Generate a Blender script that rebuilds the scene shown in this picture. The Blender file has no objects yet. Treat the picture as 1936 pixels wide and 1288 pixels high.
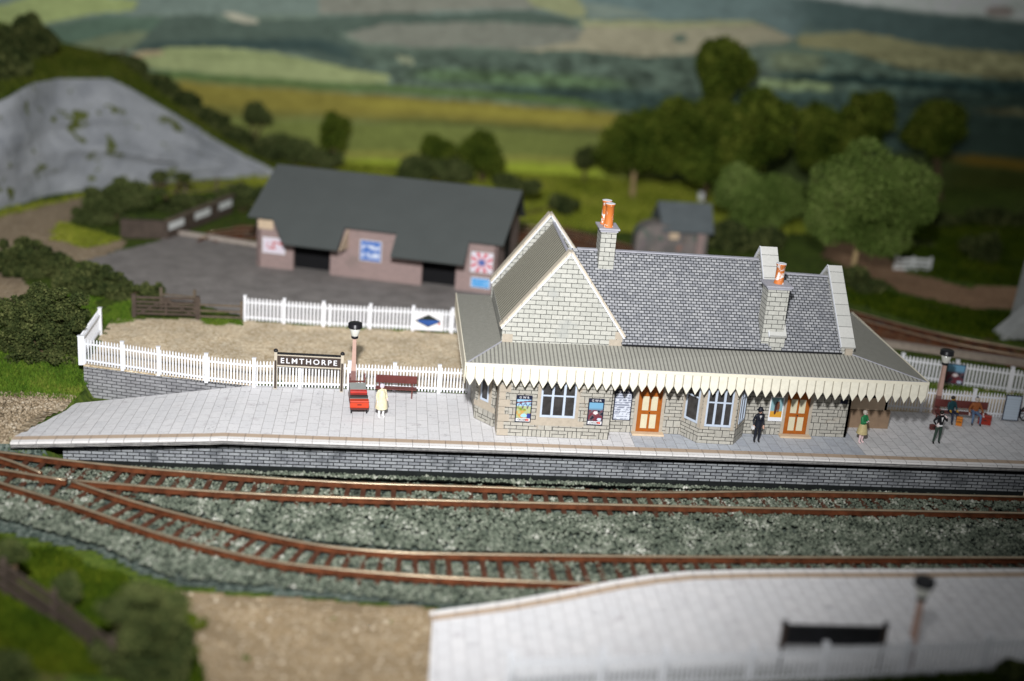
import bpy, bmesh, math, random
import numpy as np
from mathutils import Vector, Matrix, noise as mnoise
random.seed(7); RNG = np.random.default_rng(11)
S = bpy.context.scene; COL = S.collection
R = math.radians

# ------------------------------------------------------------------ camera frame (solved from the model's own geometry)
CAM = np.array([-3.7628, -53.0827, 22.8198])
CR = np.array([0.99385233, -0.08153387, 0.07489841])
CU = np.array([-0.04456017, 0.32471165, 0.94476279])
CF = np.array([0.10135055, 0.94229219, -0.31908227])
FPX = 2400.2
def ray(px, py): return CF + CR*((px-968)/FPX) - CU*((py-644)/FPX)
def P(px, py, z=0.0):                      # ground point at height z
    d = ray(px, py); return CAM + d*((z-CAM[2])/d[2])
def PY(px, py, y):                         # point on the upright plane at depth y
    d = ray(px, py); return CAM + d*((y-CAM[1])/d[1])
def pxsize(p): return float((np.asarray(p)-CAM) @ CF)/FPX      # metres per photo pixel there

# ------------------------------------------------------------------ materials
def new_mat(name):
    m = bpy.data.materials.new(name); m.use_nodes = True
    return m, m.node_tree, m.node_tree.nodes, m.node_tree.links, m.node_tree.nodes['Principled BSDF']
def N(nt, t, **kw):
    n = nt.nodes.new(t)
    for k, v in kw.items():
        if k in n.inputs: n.inputs[k].default_value = v
        else: setattr(n, k, v)
    return n
def c4(c): return (c[0], c[1], c[2], 1.0)
def mixc(nt, fac, a, b, blend='MIX'):
    n = nt.nodes.new('ShaderNodeMix'); n.data_type = 'RGBA'; n.blend_type = blend
    for i, v in ((0, fac), (6, a), (7, b)):
        if hasattr(v, 'is_linked'): nt.links.new(v, n.inputs[i])
        elif i == 0: n.inputs[0].default_value = v
        else: n.inputs[i].default_value = c4(v)
    return n.outputs[2]
def ramp(nt, src, stops):
    n = nt.nodes.new('ShaderNodeValToRGB'); nt.links.new(src, n.inputs[0])
    e = n.color_ramp.elements
    while len(e) < len(stops): e.new(0.5)
    for el, (p, c) in zip(e, stops):
        el.position = p; el.color = c4(c) if not isinstance(c, (int, float)) else (c, c, c, 1)
    return n.outputs[0]
def bump(nt, b, h, strength=0.4, dist=0.03):
    n = N(nt, 'ShaderNodeBump', Strength=strength, Distance=dist)
    nt.links.new(h, n.inputs['Height']); nt.links.new(n.outputs[0], b.inputs['Normal'])
def tex_noise(nt, scale, detail=4, coord='Object', rough=0.6):
    tc = nt.nodes.new('ShaderNodeTexCoord')
    n = N(nt, 'ShaderNodeTexNoise', Scale=scale, Detail=detail, Roughness=rough)
    nt.links.new(tc.outputs[coord], n.inputs['Vector']); return n.outputs['Fac']
def plain(name, col, rough=0.6, var=0.18, scale=3.0, metal=0.0, spec=0.3, bmp=0.0):
    m, nt, nd, ln, b = new_mat(name)
    f = tex_noise(nt, scale, 5)
    d = [max(0, c*(1-var)) for c in col]; l = [min(1, c*(1+var)) for c in col]
    ln.new(ramp(nt, f, [(0.3, d), (0.7, l)]), b.inputs['Base Color'])
    b.inputs['Roughness'].default_value = rough; b.inputs['Metallic'].default_value = metal
    b.inputs['Specular IOR Level'].default_value = spec
    if bmp: bump(nt, b, f, bmp)
    return m
def bricks(name, c1, c2, mortar, w, h, msize=0.012, rot=False, var=0.12, rough=0.75, stain=None, offs=0.5, irregular=False, soft=0.0, gloss=0.25):
    """printed-paper masonry: UVs are in metres (see auto_uv)"""
    m, nt, nd, ln, b = new_mat(name)
    uv = nd.new('ShaderNodeUVMap'); vec = uv.outputs[0]
    if rot:
        mp = N(nt, 'ShaderNodeMapping'); mp.inputs['Rotation'].default_value = (0, 0, R(90)); ln.new(vec, mp.inputs[0]); vec = mp.outputs[0]
    def br(w, h, o, sq=1.0, sf=2, freq=2):
        t = N(nt, 'ShaderNodeTexBrick'); t.offset = o; t.offset_frequency = freq; t.squash = sq; t.squash_frequency = sf
        t.inputs['Scale'].default_value = 1.0; t.inputs['Brick Width'].default_value = w; t.inputs['Row Height'].default_value = h
        t.inputs['Mortar Size'].default_value = msize; t.inputs['Mortar Smooth'].default_value = soft
        t.inputs['Color1'].default_value = c4(c1); t.inputs['Color2'].default_value = c4(c2); t.inputs['Mortar'].default_value = c4(mortar)
        ln.new(vec, t.inputs['Vector']); return t
    t = br(w, h, offs); col = t.outputs['Color']
    if irregular:
        t2 = br(w*0.62, h*2, 0.37, 0.6, 3); 
        nz = N(nt, 'ShaderNodeTexWhiteNoise'); nz.noise_dimensions = '3D'
        mp = N(nt, 'ShaderNodeVectorMath', operation='SNAP'); ln.new(vec, mp.inputs[0]); mp.inputs[1].default_value = (w*1.24, h*2, 1)
        ln.new(mp.outputs[0], nz.inputs[0])
        gt = N(nt, 'ShaderNodeMath', operation='GREATER_THAN'); ln.new(nz.outputs[0], gt.inputs[0]); gt.inputs[1].default_value = 0.62
        col = mixc(nt, gt.outputs[0], col, t2.outputs['Color'])
    f = tex_noise(nt, 9.0, 6); g = ramp(nt, f, [(0.3, (1-var,)*3), (0.7, (1+var,)*3)])
    col = mixc(nt, 1.0, col, g, 'MULTIPLY')
    if stain:
        s = tex_noise(nt, stain[1], 4); sm = ramp(nt, s, [(stain[2], 0.0), (stain[2]+0.12, 1.0)])
        col = mixc(nt, sm, col, mixc(nt, 0.6, col, stain[0]))
    if rot:
        a1 = tex_noise(nt, 2.6, 2); a2 = tex_noise(nt, 1.3, 2)
        ab = N(nt, 'ShaderNodeMath', operation='SUBTRACT'); ln.new(a1, ab.inputs[0]); ab.inputs[1].default_value = .5
        aa = N(nt, 'ShaderNodeMath', operation='ABSOLUTE'); ln.new(ab.outputs[0], aa.inputs[0])
        k1 = ramp(nt, aa.outputs[0], [(0.004, 1.0), (0.012, 0.0)]); k2 = ramp(nt, a2, [(.56, 0.0), (.60, .75)])
        mm_ = N(nt, 'ShaderNodeMath', operation='MULTIPLY'); ln.new(k1, mm_.inputs[0]); ln.new(k2, mm_.inputs[1])
        col = mixc(nt, mm_.outputs[0], col, (.22,.21,.22))
    ln.new(col, b.inputs['Base Color']); b.inputs['Roughness'].default_value = rough; b.inputs['Specular IOR Level'].default_value = gloss
    bump(nt, b, f, 0.12, 0.02)
    return m
def stripes(name, light, dark, period, duty=0.35, rough=0.7, horiz=False, var=0.08):
    m, nt, nd, ln, b = new_mat(name)
    uv = nd.new('ShaderNodeUVMap'); sp = nd.new('ShaderNodeSeparateXYZ'); ln.new(uv.outputs[0], sp.inputs[0])
    d = N(nt, 'ShaderNodeMath', operation='DIVIDE'); ln.new(sp.outputs[1 if horiz else 0], d.inputs[0]); d.inputs[1].default_value = period
    fr = N(nt, 'ShaderNodeMath', operation='FRACT'); ln.new(d.outputs[0], fr.inputs[0])
    col = ramp(nt, fr.outputs[0], [(0.0, dark), (duty*0.5, dark), (duty, light), (0.9, light), (1.0, dark)])
    f = tex_noise(nt, 5.0, 6); col = mixc(nt, 1.0, col, ramp(nt, f, [(0.3, (1-var,)*3), (0.7, (1+var,)*3)]), 'MULTIPLY')
    ln.new(col, b.inputs['Base Color']); b.inputs['Roughness'].default_value = rough; b.inputs['Specular IOR Level'].default_value = 0.2
    return m
def speckle(name, cols, scale, rough=0.9, bmp=0.6, patch=None):
    """loose granules: every grain takes its own tint"""
    m, nt, nd, ln, b = new_mat(name)
    tc = nd.new('ShaderNodeTexCoord')
    v = N(nt, 'ShaderNodeTexVoronoi', Scale=scale); ln.new(tc.outputs['Object'], v.inputs['Vector'])
    sp = nd.new('ShaderNodeSeparateColor'); ln.new(v.outputs['Color'], sp.inputs[0])
    n = len(cols); col = ramp(nt, sp.outputs[0], [(i/(n-1)*0.9+0.05, c) for i, c in enumerate(cols)])
    f = tex_noise(nt, scale*0.06, 5); col = mixc(nt, 1.0, col, ramp(nt, f, [(0.3, (0.78,)*3), (0.72, (1.2,)*3)]), 'MULTIPLY')
    if patch:
        pf = tex_noise(nt, patch[1], 5); col = mixc(nt, ramp(nt, pf, [(patch[2], 0.0), (patch[2]+0.1, 1.0)]), col, patch[0])
    ln.new(col, b.inputs['Base Color']); b.inputs['Roughness'].default_value = rough; b.inputs['Specular IOR Level'].default_value = 0.15
    bump(nt, b, v.outputs['Distance'], bmp, 0.06)
    return m
def islands(name, cols, rough=0.85, spec=0.1, patch=0.5, trans=0.0):
    """colour varies from leaf to leaf (or stone to stone) and in soft patches"""
    m, nt, nd, ln, b = new_mat(name)
    g = nd.new('ShaderNodeNewGeometry')
    f = tex_noise(nt, patch, 4)
    ad = N(nt, 'ShaderNodeMath', operation='MULTIPLY_ADD'); ln.new(g.outputs['Random Per Island'], ad.inputs[0]); ad.inputs[1].default_value = 0.55; 
    mu = N(nt, 'ShaderNodeMath', operation='MULTIPLY_ADD'); ln.new(f, mu.inputs[0]); mu.inputs[1].default_value = 1.3; mu.inputs[2].default_value = -0.42
    ln.new(mu.outputs[0], ad.inputs[2])
    n = len(cols); ln.new(ramp(nt, ad.outputs[0], [(i/(n-1)*0.96+0.02, c) for i, c in enumerate(cols)]), b.inputs['Base Color'])
    b.inputs['Roughness'].default_value = rough; b.inputs['Specular IOR Level'].default_value = spec
    return m
def vcol(name, rough=0.6, spec=0.2):
    m, nt, nd, ln, b = new_mat(name)
    a = nd.new('ShaderNodeVertexColor'); a.layer_name = 'Print'; ln.new(a.outputs[0], b.inputs['Base Color'])
    b.inputs['Roughness'].default_value = rough; b.inputs['Specular IOR Level'].default_value = spec
    return m
def lin(r, g, b): 
    f = lambda c: (c/255/12.92) if c <= 10 else ((c/255+0.055)/1.055)**2.4
    return (f(r), f(g), f(b))

M = {}
M['stone'] = bricks('printed stone', (.43,.41,.355), (.365,.35,.305), (.014,.013,.012), .56, .175, .014, irregular=True, var=.14, stain=((.42,.33,.24), .9, .62))
M['stone_gable'] = bricks('printed pale ashlar', (.49,.485,.435), (.43,.43,.385), (.025,.025,.025), .52, .22, .013, var=.13, stain=((.34,.35,.33), .8, .58))
M['quoin'] = plain('printed quoin stone', (.42,.365,.29), .8, .1, 6)
M['slate'] = bricks('printed slates', (.37,.375,.385), (.23,.237,.255), (.03,.032,.036), .255, .155, .024, var=.12, soft=.25, rough=.6)
M['iron'] = stripes('corrugated paper', (.345,.34,.295), (.14,.135,.12), .18)
M['iron_wide'] = stripes('wide corrugated paper', (.40,.385,.31), (.12,.11,.085), .33, .5)
M['iron_fine'] = stripes('corrugated paper fine', (.31,.305,.265), (.17,.165,.14), .13)
M['cream'] = stripes('cream boards', (.84,.80,.66), (.30,.26,.19), .4115, .07, .55)
M['cream_plain'] = plain('cream card', (.82,.77,.62), .6, .04)
M['card'] = plain('tan card edge', (.62,.48,.33), .7, .08)
M['white_edge'] = plain('white paper edge', (.72,.74,.78), .6, .05)
M['lead'] = plain('lead grey flashing', (.38,.38,.42), .6, .12)
M['slab'] = bricks('coping slabs', (.56,.555,.52), (.50,.50,.465), (.09,.09,.085), 4.0, .62, .012, var=.06, offs=0)
M['coping_tan'] = bricks('tan coping slabs', (.56,.50,.40), (.52,.46,.37), (.2,.17,.13), .62, 5.0, .010, var=.06, offs=0)
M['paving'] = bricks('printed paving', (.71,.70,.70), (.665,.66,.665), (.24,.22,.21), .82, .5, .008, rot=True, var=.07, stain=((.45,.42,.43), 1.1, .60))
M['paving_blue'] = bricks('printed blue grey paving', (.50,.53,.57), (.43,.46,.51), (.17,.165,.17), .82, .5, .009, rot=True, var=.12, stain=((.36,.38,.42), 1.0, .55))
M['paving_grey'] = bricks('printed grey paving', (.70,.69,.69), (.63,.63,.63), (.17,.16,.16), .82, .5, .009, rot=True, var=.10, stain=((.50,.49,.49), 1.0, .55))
M['tan_strip'] = bricks('tan edging slabs', (.47,.36,.265), (.43,.33,.245), (.07,.055,.05), .74, 5.0, .010, var=.07, offs=0)
M['white_strip'] = bricks('white edging slabs', (.78,.76,.74), (.74,.72,.70), (.12,.1,.1), .74, 5.0, .010, var=.05, offs=0)
M['layers'] = stripes('card layers', (.30,.29,.27), (.07,.07,.08), .085, .5, horiz=True, var=.3)
M['platwall'] = bricks('platform stone', (.31,.325,.335), (.20,.21,.225), (.008,.009,.01), .52, .165, .021, var=.25, stain=((.03,.035,.04), .7, .53))
M['retwall'] = bricks('retaining stone', (.36,.36,.37), (.27,.27,.28), (.015,.015,.015), .5, .17, .017, var=.15, stain=((.07,.07,.08), .5, .52))
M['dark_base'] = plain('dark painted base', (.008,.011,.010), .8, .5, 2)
M['white'] = plain('white plastic', (.80,.81,.84), .45, .03)
M['white_soft'] = plain('white plastic weathered', (.72,.74,.72), .5, .06)
M['rust'] = plain('rusty rail side', (.105,.033,.013), .5, .5, 2.2, bmp=.1)
M['railtop'] = plain('rail top metal', (.44,.345,.23), .34, .2, 1.5, metal=.65, spec=.6)
M['sleeper'] = plain('rusty sleeper', (.075,.027,.013), .75, .35, 1.6, bmp=.2)
M['ballast_base'] = speckle('ballast bed', [(.02,.03,.025), (.09,.12,.10), (.17,.2,.17), (.05,.07,.06)], 7)
M['ballast'] = islands('ballast stones', [(.018,.024,.018), (.075,.092,.066), (.125,.148,.108), (.215,.235,.18), (.56,.56,.49)], .8, .3, .8)
M['gravel'] = speckle('tan gravel', [(.46,.35,.21), (.66,.53,.36), (.74,.62,.44), (.56,.44,.28), (.80,.70,.53)], 9, bmp=.5)
M['gravel_lane'] = speckle('brown lane gravel', [(.24,.175,.105), (.36,.275,.175), (.42,.33,.22), (.30,.22,.14), (.47,.38,.27)], 9, bmp=.5)
M['gravel_coarse'] = speckle('coarse tan gravel', [(.23,.165,.09), (.33,.245,.145), (.30,.225,.135), (.26,.19,.11), (.44,.36,.25)], 10, bmp=.9)
M['gravel_left'] = speckle('brown gravel', [(.13,.10,.065), (.33,.25,.16), (.42,.34,.23), (.22,.17,.10), (.55,.46,.34)], 6, bmp=.9)
M['dirt_road'] = speckle('earth road', [(.24,.14,.08), (.30,.18,.105), (.34,.22,.13)], 5, bmp=.4)
M['rust_soil'] = speckle('rusty soil', [(.16,.06,.025), (.21,.085,.04), (.12,.05,.025), (.19,.12,.07)], 4, bmp=.5, patch=((.10,.10,.09), .5, .6))
M['tarmac'] = speckle('tarmac paper', [(.235,.215,.20), (.26,.24,.225), (.275,.255,.24)], 14, bmp=.1)
M['grass_base'] = speckle('turf', [(.035,.06,.01), (.07,.11,.015), (.10,.14,.02), (.05,.08,.012)], 4, bmp=.8, patch=((.10,.075,.03), .35, .62))
M['grass'] = islands('grass fibres', [(.03,.07,.01), (.07,.14,.015), (.12,.20,.02), (.20,.22,.04)], .9, .05, .5)
M['grass_olive'] = islands('dimmed olive grass fibres', [(.012,.028,.003), (.03,.055,.004), (.065,.095,.006), (.13,.14,.012)], .9, .03, .35)  # near turf darkened in colour for weak foreground light; rear grass shares it
M['grass_far'] = islands('far grass fibres', [(.09,.12,.012), (.18,.22,.02), (.30,.33,.04), (.38,.37,.06)], .9, .05, .25)
M['leaf_dark'] = islands('dark foliage', [(.012,.022,.008), (.04,.055,.018), (.08,.095,.03), (.17,.18,.065)], .9, .05, .9)
M['leaf_mid'] = islands('mid foliage', [(.012,.024,.003), (.05,.08,.010), (.12,.155,.02), (.24,.26,.045)], .9, .05, .25)
M['leaf_pale'] = islands('pale foliage', [(.04,.075,.012), (.11,.17,.035), (.18,.25,.06), (.29,.35,.11)], .9, .05, .3)
M['leaf_grey'] = islands('olive foliage', [(.03,.045,.015), (.06,.08,.025), (.10,.12,.04), (.14,.15,.06)], .9, .05, .4)
M['bark'] = plain('bark', (.42,.30,.15), .9, .3, 1.2, bmp=.4)
M['bark_dark'] = plain('dark bark', (.10,.065,.035), .9, .3, 1.2, bmp=.4)
M['rock'] = plain('painted rock', (.30,.31,.325), .9, .14, .35, bmp=.5)
M['felt'] = plain('grey card roof', (.088,.098,.094), .75, .05, .6)
M['shed_brick'] = bricks('shed brick', (.38,.27,.25), (.32,.23,.215), (.26,.21,.19), .3, .1, .01, var=.16, stain=((.24,.19,.17), .5, .55))
M['black'] = plain('black paint', (.012,.012,.014), .35, .2)
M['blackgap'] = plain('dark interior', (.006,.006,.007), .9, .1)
M['maroon'] = plain('maroon paint', (.13,.035,.03), .5, .15)
M['brownwood'] = plain('brown timber', (.075,.055,.042), .8, .25, 2)
M['brownwood2'] = plain('weathered brown timber', (.13,.10,.07), .85, .25, 2)
M['post_tan'] = plain('tan post paint', (.50,.33,.27), .5, .1)
M['post_brown'] = plain('brown post paint', (.22,.115,.10), .5, .1)
M['sign_brown'] = plain('chocolate paint', (.05,.035,.028), .5, .1)
M['sign_frame'] = plain('buff frame', (.52,.46,.36), .6, .1)
M['glass'] = plain('lantern glass', (.60,.60,.54), .15, .08, spec=.6)
M['pane'] = plain('dark window pane', (.045,.043,.042), .25, .4, 3, spec=.25)
M['frame_blue'] = plain('pale blue white frame', (.50,.57,.67), .5, .05)
M['door'] = plain('orange brown door', (.34,.095,.010), .5, .15, 4)
M['door_panel'] = plain('cream door panel', (.62,.57,.40), .5, .05)
M['pot'] = None
def pot_mat():
    m, nt, nd, ln, b = new_mat('chipped orange clay'); f = tex_noise(nt, 3.5, 3)
    ln.new(mixc(nt, ramp(nt, f, [(.56, 0.0), (.60, 1.0)]), (.60,.17,.03), (.82,.78,.74)), b.inputs['Base Color']); b.inputs['Roughness'].default_value = .6
    return m
M['pot'] = pot_mat()
M['red'] = plain('red paint', (.50,.035,.025), .4, .1); M['orange_red'] = plain('orange red paint', (.58,.055,.02), .4, .1)
M['grey_case'] = plain('grey canvas', (.33,.35,.33), .7, .06); M['case_dark'] = plain('dark case', (.02,.028,.025), .4, .2)
M['navy'] = plain('navy paint', (.012,.015,.035), .5, .2); M['sign_white'] = plain('sign white', (.80,.80,.82), .5, .04)
M['print'] = vcol('printed colours')
M['render_tan'] = plain('tan render', (.62,.48,.34), .8, .08); M['render_dark'] = plain('brown plinth', (.25,.17,.11), .8, .12)
M['rubble'] = speckle('rubble stone', [(.16,.15,.14), (.25,.22,.20), (.20,.17,.17), (.12,.16,.13)], 1.6, bmp=.6, patch=((.36,.17,.10), .5, .66))
M['tower'] = plain('pale grey stone', (.40,.41,.40), .85, .15, 1.0, bmp=.3)
def paint(n, c, r=.45): M[n] = plain(n+' figure paint', c, r, .14, 8); return M[n]
for n, c in (('skin',(.62,.38,.28)),('pale_skin',(.72,.60,.58)),('coat_yellow',(.70,.63,.42)),('suit',(.012,.014,.022)),('shirt',(.8,.8,.8)),
             ('green_jumper',(.02,.20,.07)),('tan_skirt',(.48,.40,.20)),('sock_pink',(.70,.52,.52)),('trouser_green',(.03,.055,.04)),('jacket_black',(.01,.01,.012)),
             ('jacket_brown',(.27,.085,.025)),('jeans',(.11,.18,.30)),('teal',(.01,.05,.06)),('face_yellow',(.62,.36,.04)),('hair_dark',(.02,.015,.012)),
             ('hair_fair',(.50,.44,.38)),('bag_orange',(.62,.20,.02)),('case_red',(.34,.03,.015)),('shoe',(.015,.014,.014)),('lilac',(.66,.58,.70)),('trouser_navy',(.02,.025,.05))): paint(n, c)

# ------------------------------------------------------------------ mesh building
def auto_uv(me):
    nv = len(me.loops)
    if not nv: return
    uv = me.uv_layers.new(name='UVMap')
    co = np.zeros(len(me.vertices)*3); me.vertices.foreach_get('co', co); co = co.reshape(-1, 3)
    li = np.zeros(nv, dtype=np.int32); me.loops.foreach_get('vertex_index', li)
    pn = np.zeros(len(me.polygons)*3); me.polygons.foreach_get('normal', pn); pn = pn.reshape(-1, 3)
    tot = np.zeros(len(me.polygons), dtype=np.int32); me.polygons.foreach_get('loop_total', tot)
    ln = np.repeat(pn, tot, axis=0); p = co[li]
    flat = np.abs(ln[:, 2]) > .985
    t = np.stack([-ln[:, 1], ln[:, 0], np.zeros(nv)], 1); L = np.linalg.norm(t, axis=1, keepdims=True); t = t/np.maximum(L, 1e-9)
    s = np.cross(ln, t)
    u = np.where(flat, p[:, 0], (p*t).sum(1)); v = np.where(flat, p[:, 1], (p*s).sum(1))
    uv.data.foreach_set('uv', np.stack([u, v], 1).astype(np.float32).ravel())
class MB:
    def __init__(s, X=None): s.v = []; s.f = []; s.m = []; s.X = X or Matrix.Identity(4); s.smooth = []
    def add(s, vs, fs, mi=0, sm=False):
        o = len(s.v); s.v += [tuple(s.X @ Vector(p)) for p in vs]; s.f += [tuple(i+o for i in f) for f in fs]; s.m += [mi]*len(fs); s.smooth += [sm]*len(fs); return s
    def box(s, x0, x1, y0, y1, z0, z1, mi=0, top=None):
        t = top or (0, 0)      # inset of the top in x and y (taper)
        v = [(x0,y0,z0),(x1,y0,z0),(x1,y1,z0),(x0,y1,z0),(x0+t[0],y0+t[1],z1),(x1-t[0],y0+t[1],z1),(x1-t[0],y1-t[1],z1),(x0+t[0],y1-t[1],z1)]
        return s.add(v, [(3,2,1,0),(4,5,6,7),(0,1,5,4),(1,2,6,5),(2,3,7,6),(3,0,4,7)], mi)
    def bar(s, a, b, w, h=None, mi=0, up=(0,0,1)):
        a, b = Vector(a), Vector(b); h = h or w; d = (b-a).normalized(); u = Vector(up)
        if abs(d.dot(u)) > .97: u = Vector((0, 1, 0))
        r = d.cross(u).normalized(); u = r.cross(d).normalized()
        q = [a+r*sx*w/2+u*sz*h/2 for sx, sz in ((-1,-1),(1,-1),(1,1),(-1,1))]+[b+r*sx*w/2+u*sz*h/2 for sx, sz in ((-1,-1),(1,-1),(1,1),(-1,1))]
        return s.add(q, [(0,1,2,3),(7,6,5,4),(1,0,4,5),(2,1,5,6),(3,2,6,7),(0,3,7,4)], mi)
    def tube(s, a, b, r0, r1=None, n=10, mi=0, sm=True):
        a, b = Vector(a), Vector(b); r1 = r0 if r1 is None else r1; d = (b-a).normalized(); u = Vector((0,0,1)) if abs(d.z) < .9 else Vector((0,1,0))
        x = d.cross(u).normalized(); y = x.cross(d); vs = []
        for c, r in ((a, r0), (b, r1)):
            vs += [c+(x*math.cos(2*math.pi*i/n)+y*math.sin(2*math.pi*i/n))*r for i in range(n)]
        s.add(vs, [(i, (i+1) % n, n+(i+1) % n, n+i) for i in range(n)], mi, sm); s.add(vs[:n], [tuple(range(n))[::-1]], mi); return s.add(vs[n:], [tuple(range(n))], mi)
    def lathe(s, c, prof, n=14, mi=0, sm=True):
        vs = []; fs = []
        for r, z in prof: vs += [(c[0]+r*math.cos(2*math.pi*i/n), c[1]+r*math.sin(2*math.pi*i/n), c[2]+z) for i in range(n)]
        for k in range(len(prof)-1): fs += [(k*n+i, k*n+(i+1) % n, (k+1)*n+(i+1) % n, (k+1)*n+i) for i in range(n)]
        s.add(vs, fs, mi, sm); s.add(vs[:n], [tuple(range(n))[::-1]], mi); return s.add(vs[-n:], [tuple(range(n))], mi)
    def prism(s, poly, a, b, mi=0):
        """poly: list of 3D points on one plane; extruded by the vector b-a"""
        e = Vector(b)-Vector(a); n = len(poly); v = [Vector(p) for p in poly]; w = [p+e for p in v]
        s.add(v+w, [tuple(range(n)), tuple(range(2*n-1, n-1, -1))]+[(i, n+i, n+(i+1) % n, (i+1) % n) for i in range(n)], mi); return s
    def slab(s, quad, th, mi=0):
        """sheet through 4 corner points thickened downward along its normal"""
        q = [Vector(p) for p in quad]; nrm = (q[1]-q[0]).cross(q[-1]-q[0]).normalized()
        return s.prism(q, (0,0,0), -nrm*th, mi)
    def build(s, name, mats, parent=None, bevel=0):
        me = bpy.data.meshes.new(name); me.from_pydata(s.v, [], s.f); 
        if not isinstance(mats, (list, tuple)): mats = [mats]
        for m in mats: me.materials.append(m)
        bm = bmesh.new(); bm.from_mesh(me); bmesh.ops.recalc_face_normals(bm, faces=bm.faces) if len(s.f) < 4000 else None; bm.to_mesh(me); bm.free()
        for p, mi, sm in zip(me.polygons, s.m, s.smooth): p.material_index = mi; p.use_smooth = sm
        auto_uv(me)
        o = bpy.data.objects.new(name, me); COL.objects.link(o)
        if parent: o.parent = parent
        if bevel:
            b = o.modifiers.new('Bevel', 'BEVEL'); b.width = bevel; b.segments = 2; b.limit_method = 'ANGLE'
        return o
def raw(name, v, f, mats, parent=None, smooth=False, col=None):
    me = bpy.data.meshes.new(name); v = np.asarray(v, dtype=np.float32); f = np.asarray(f, dtype=np.int32); k = f.shape[1]
    me.vertices.add(len(v)); me.vertices.foreach_set('co', v.ravel()); me.loops.add(f.size); me.loops.foreach_set('vertex_index', f.ravel())
    me.polygons.add(len(f)); me.polygons.foreach_set('loop_start', np.arange(0, f.size, k, dtype=np.int32)); me.polygons.foreach_set('loop_total', np.full(len(f), k, dtype=np.int32))
    me.update(calc_edges=True); me.validate()
    for m in (mats if isinstance(mats, (list, tuple)) else [mats]): me.materials.append(m)
    if smooth: me.polygons.foreach_set('use_smooth', np.ones(len(me.polygons), dtype=bool))
    if col is not None:
        a = me.color_attributes.new('Print', 'FLOAT_COLOR', 'POINT'); c = np.ones((len(v), 4), dtype=np.float32); c[:, :3] = col; a.data.foreach_set('color', c.ravel())
    o = bpy.data.objects.new(name, me); COL.objects.link(o)
    if parent: o.parent = parent
    return o
def tag(o, label, cat, group=None):
    o['label'] = label; o['category'] = cat
    if group: o['group'] = group
    return o
def thing(name, label, cat, loc=(0,0,0), rotz=0.0, group=None):
    o = bpy.data.objects.new(name, None); COL.objects.link(o); o.location = tuple(loc); o.rotation_euler = (0,0,rotz); o.empty_display_size = .3
    return tag(o, label, cat, group)
def struct(o, kind='structure'): o['kind'] = kind; return o
def frame(origin, xdir, zdir=(0,0,1)):
    """matrix whose X runs along a wall, Z up it, Y into it"""
    x = Vector(xdir).normalized(); z = Vector(zdir).normalized(); y = z.cross(x).normalized(); z = x.cross(y).normalized()
    m = Matrix.Identity(4)
    for i in range(3): m[i][0], m[i][1], m[i][2], m[i][3] = x[i], y[i], z[i], origin[i]
    return m
def text(name, s, width, height, mat, parent, X, depth=.008, spacing=1.0, bold=.0):
    cu = bpy.data.curves.new(name, 'FONT'); cu.body = s; cu.align_x = 'CENTER'; cu.align_y = 'CENTER'; cu.size = 1; cu.extrude = .02; cu.space_character = spacing; cu.offset = bold; cu.resolution_u = 3
    t = bpy.data.objects.new(name, cu); COL.objects.link(t); bpy.context.view_layer.update()
    me = bpy.data.meshes.new_from_object(t.evaluated_get(bpy.context.evaluated_depsgraph_get())); bpy.data.objects.remove(t)
    co = np.zeros(len(me.vertices)*3); me.vertices.foreach_get('co', co); co = co.reshape(-1, 3)
    mn, mx = co.min(0), co.max(0); co = (co-(mn+mx)/2)/np.maximum(mx-mn, 1e-6)*[width, height, depth]
    co = np.stack([co[:, 0], -co[:, 2], co[:, 1]], 1)
    A = np.array(X); co = co @ A[:3, :3].T + A[:3, 3]
    me.vertices.foreach_set('co', co.astype(np.float32).ravel()); me.materials.clear(); me.materials.append(mat); me.update(); me.name = name
    o = bpy.data.objects.new(name, me); COL.objects.link(o); o.parent = parent
    return o
def vnoise(x, y, seed=0):
    r = np.random.default_rng(seed); T = r.random((64, 64)); xi = np.floor(x).astype(int); yi = np.floor(y).astype(int); fx = x-xi; fy = y-yi
    fx = fx*fx*(3-2*fx); fy = fy*fy*(3-2*fy); g = lambda a, b: T[a % 64, b % 64]
    return (g(xi, yi)*(1-fx)+g(xi+1, yi)*fx)*(1-fy)+(g(xi, yi+1)*(1-fx)+g(xi+1, yi+1)*fx)*fy
def fbm(x, y, seed=0, oct=4):
    x = np.asarray(x, float); y = np.asarray(y, float); a = 0; amp = .5
    for i in range(oct): a = a+amp*vnoise(x*2**i+17.3*i, y*2**i+9.1*i, seed+i); amp *= .5
    return a/(1-.5**oct)
def inside(poly, x, y):
    x = np.asarray(x); y = np.asarray(y); c = np.zeros(x.shape, bool); n = len(poly)
    for i in range(n):
        x0, y0 = poly[i][:2]; x1, y1 = poly[(i+1) % n][:2]
        k = ((y0 > y) != (y1 > y)); 
        with np.errstate(divide='ignore', invalid='ignore'): c ^= k & (x < (x1-x0)*(y-y0)/(y1-y0)+x0)
    return c
def sm(a, b, t): 
    u = np.clip((np.asarray(t, float)-a)/(b-a), 0, 1); return u*u*(3-2*u)
def pl(pts, z=0.0): return [tuple(P(a, b, z)[:2]) for a, b in pts]

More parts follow.
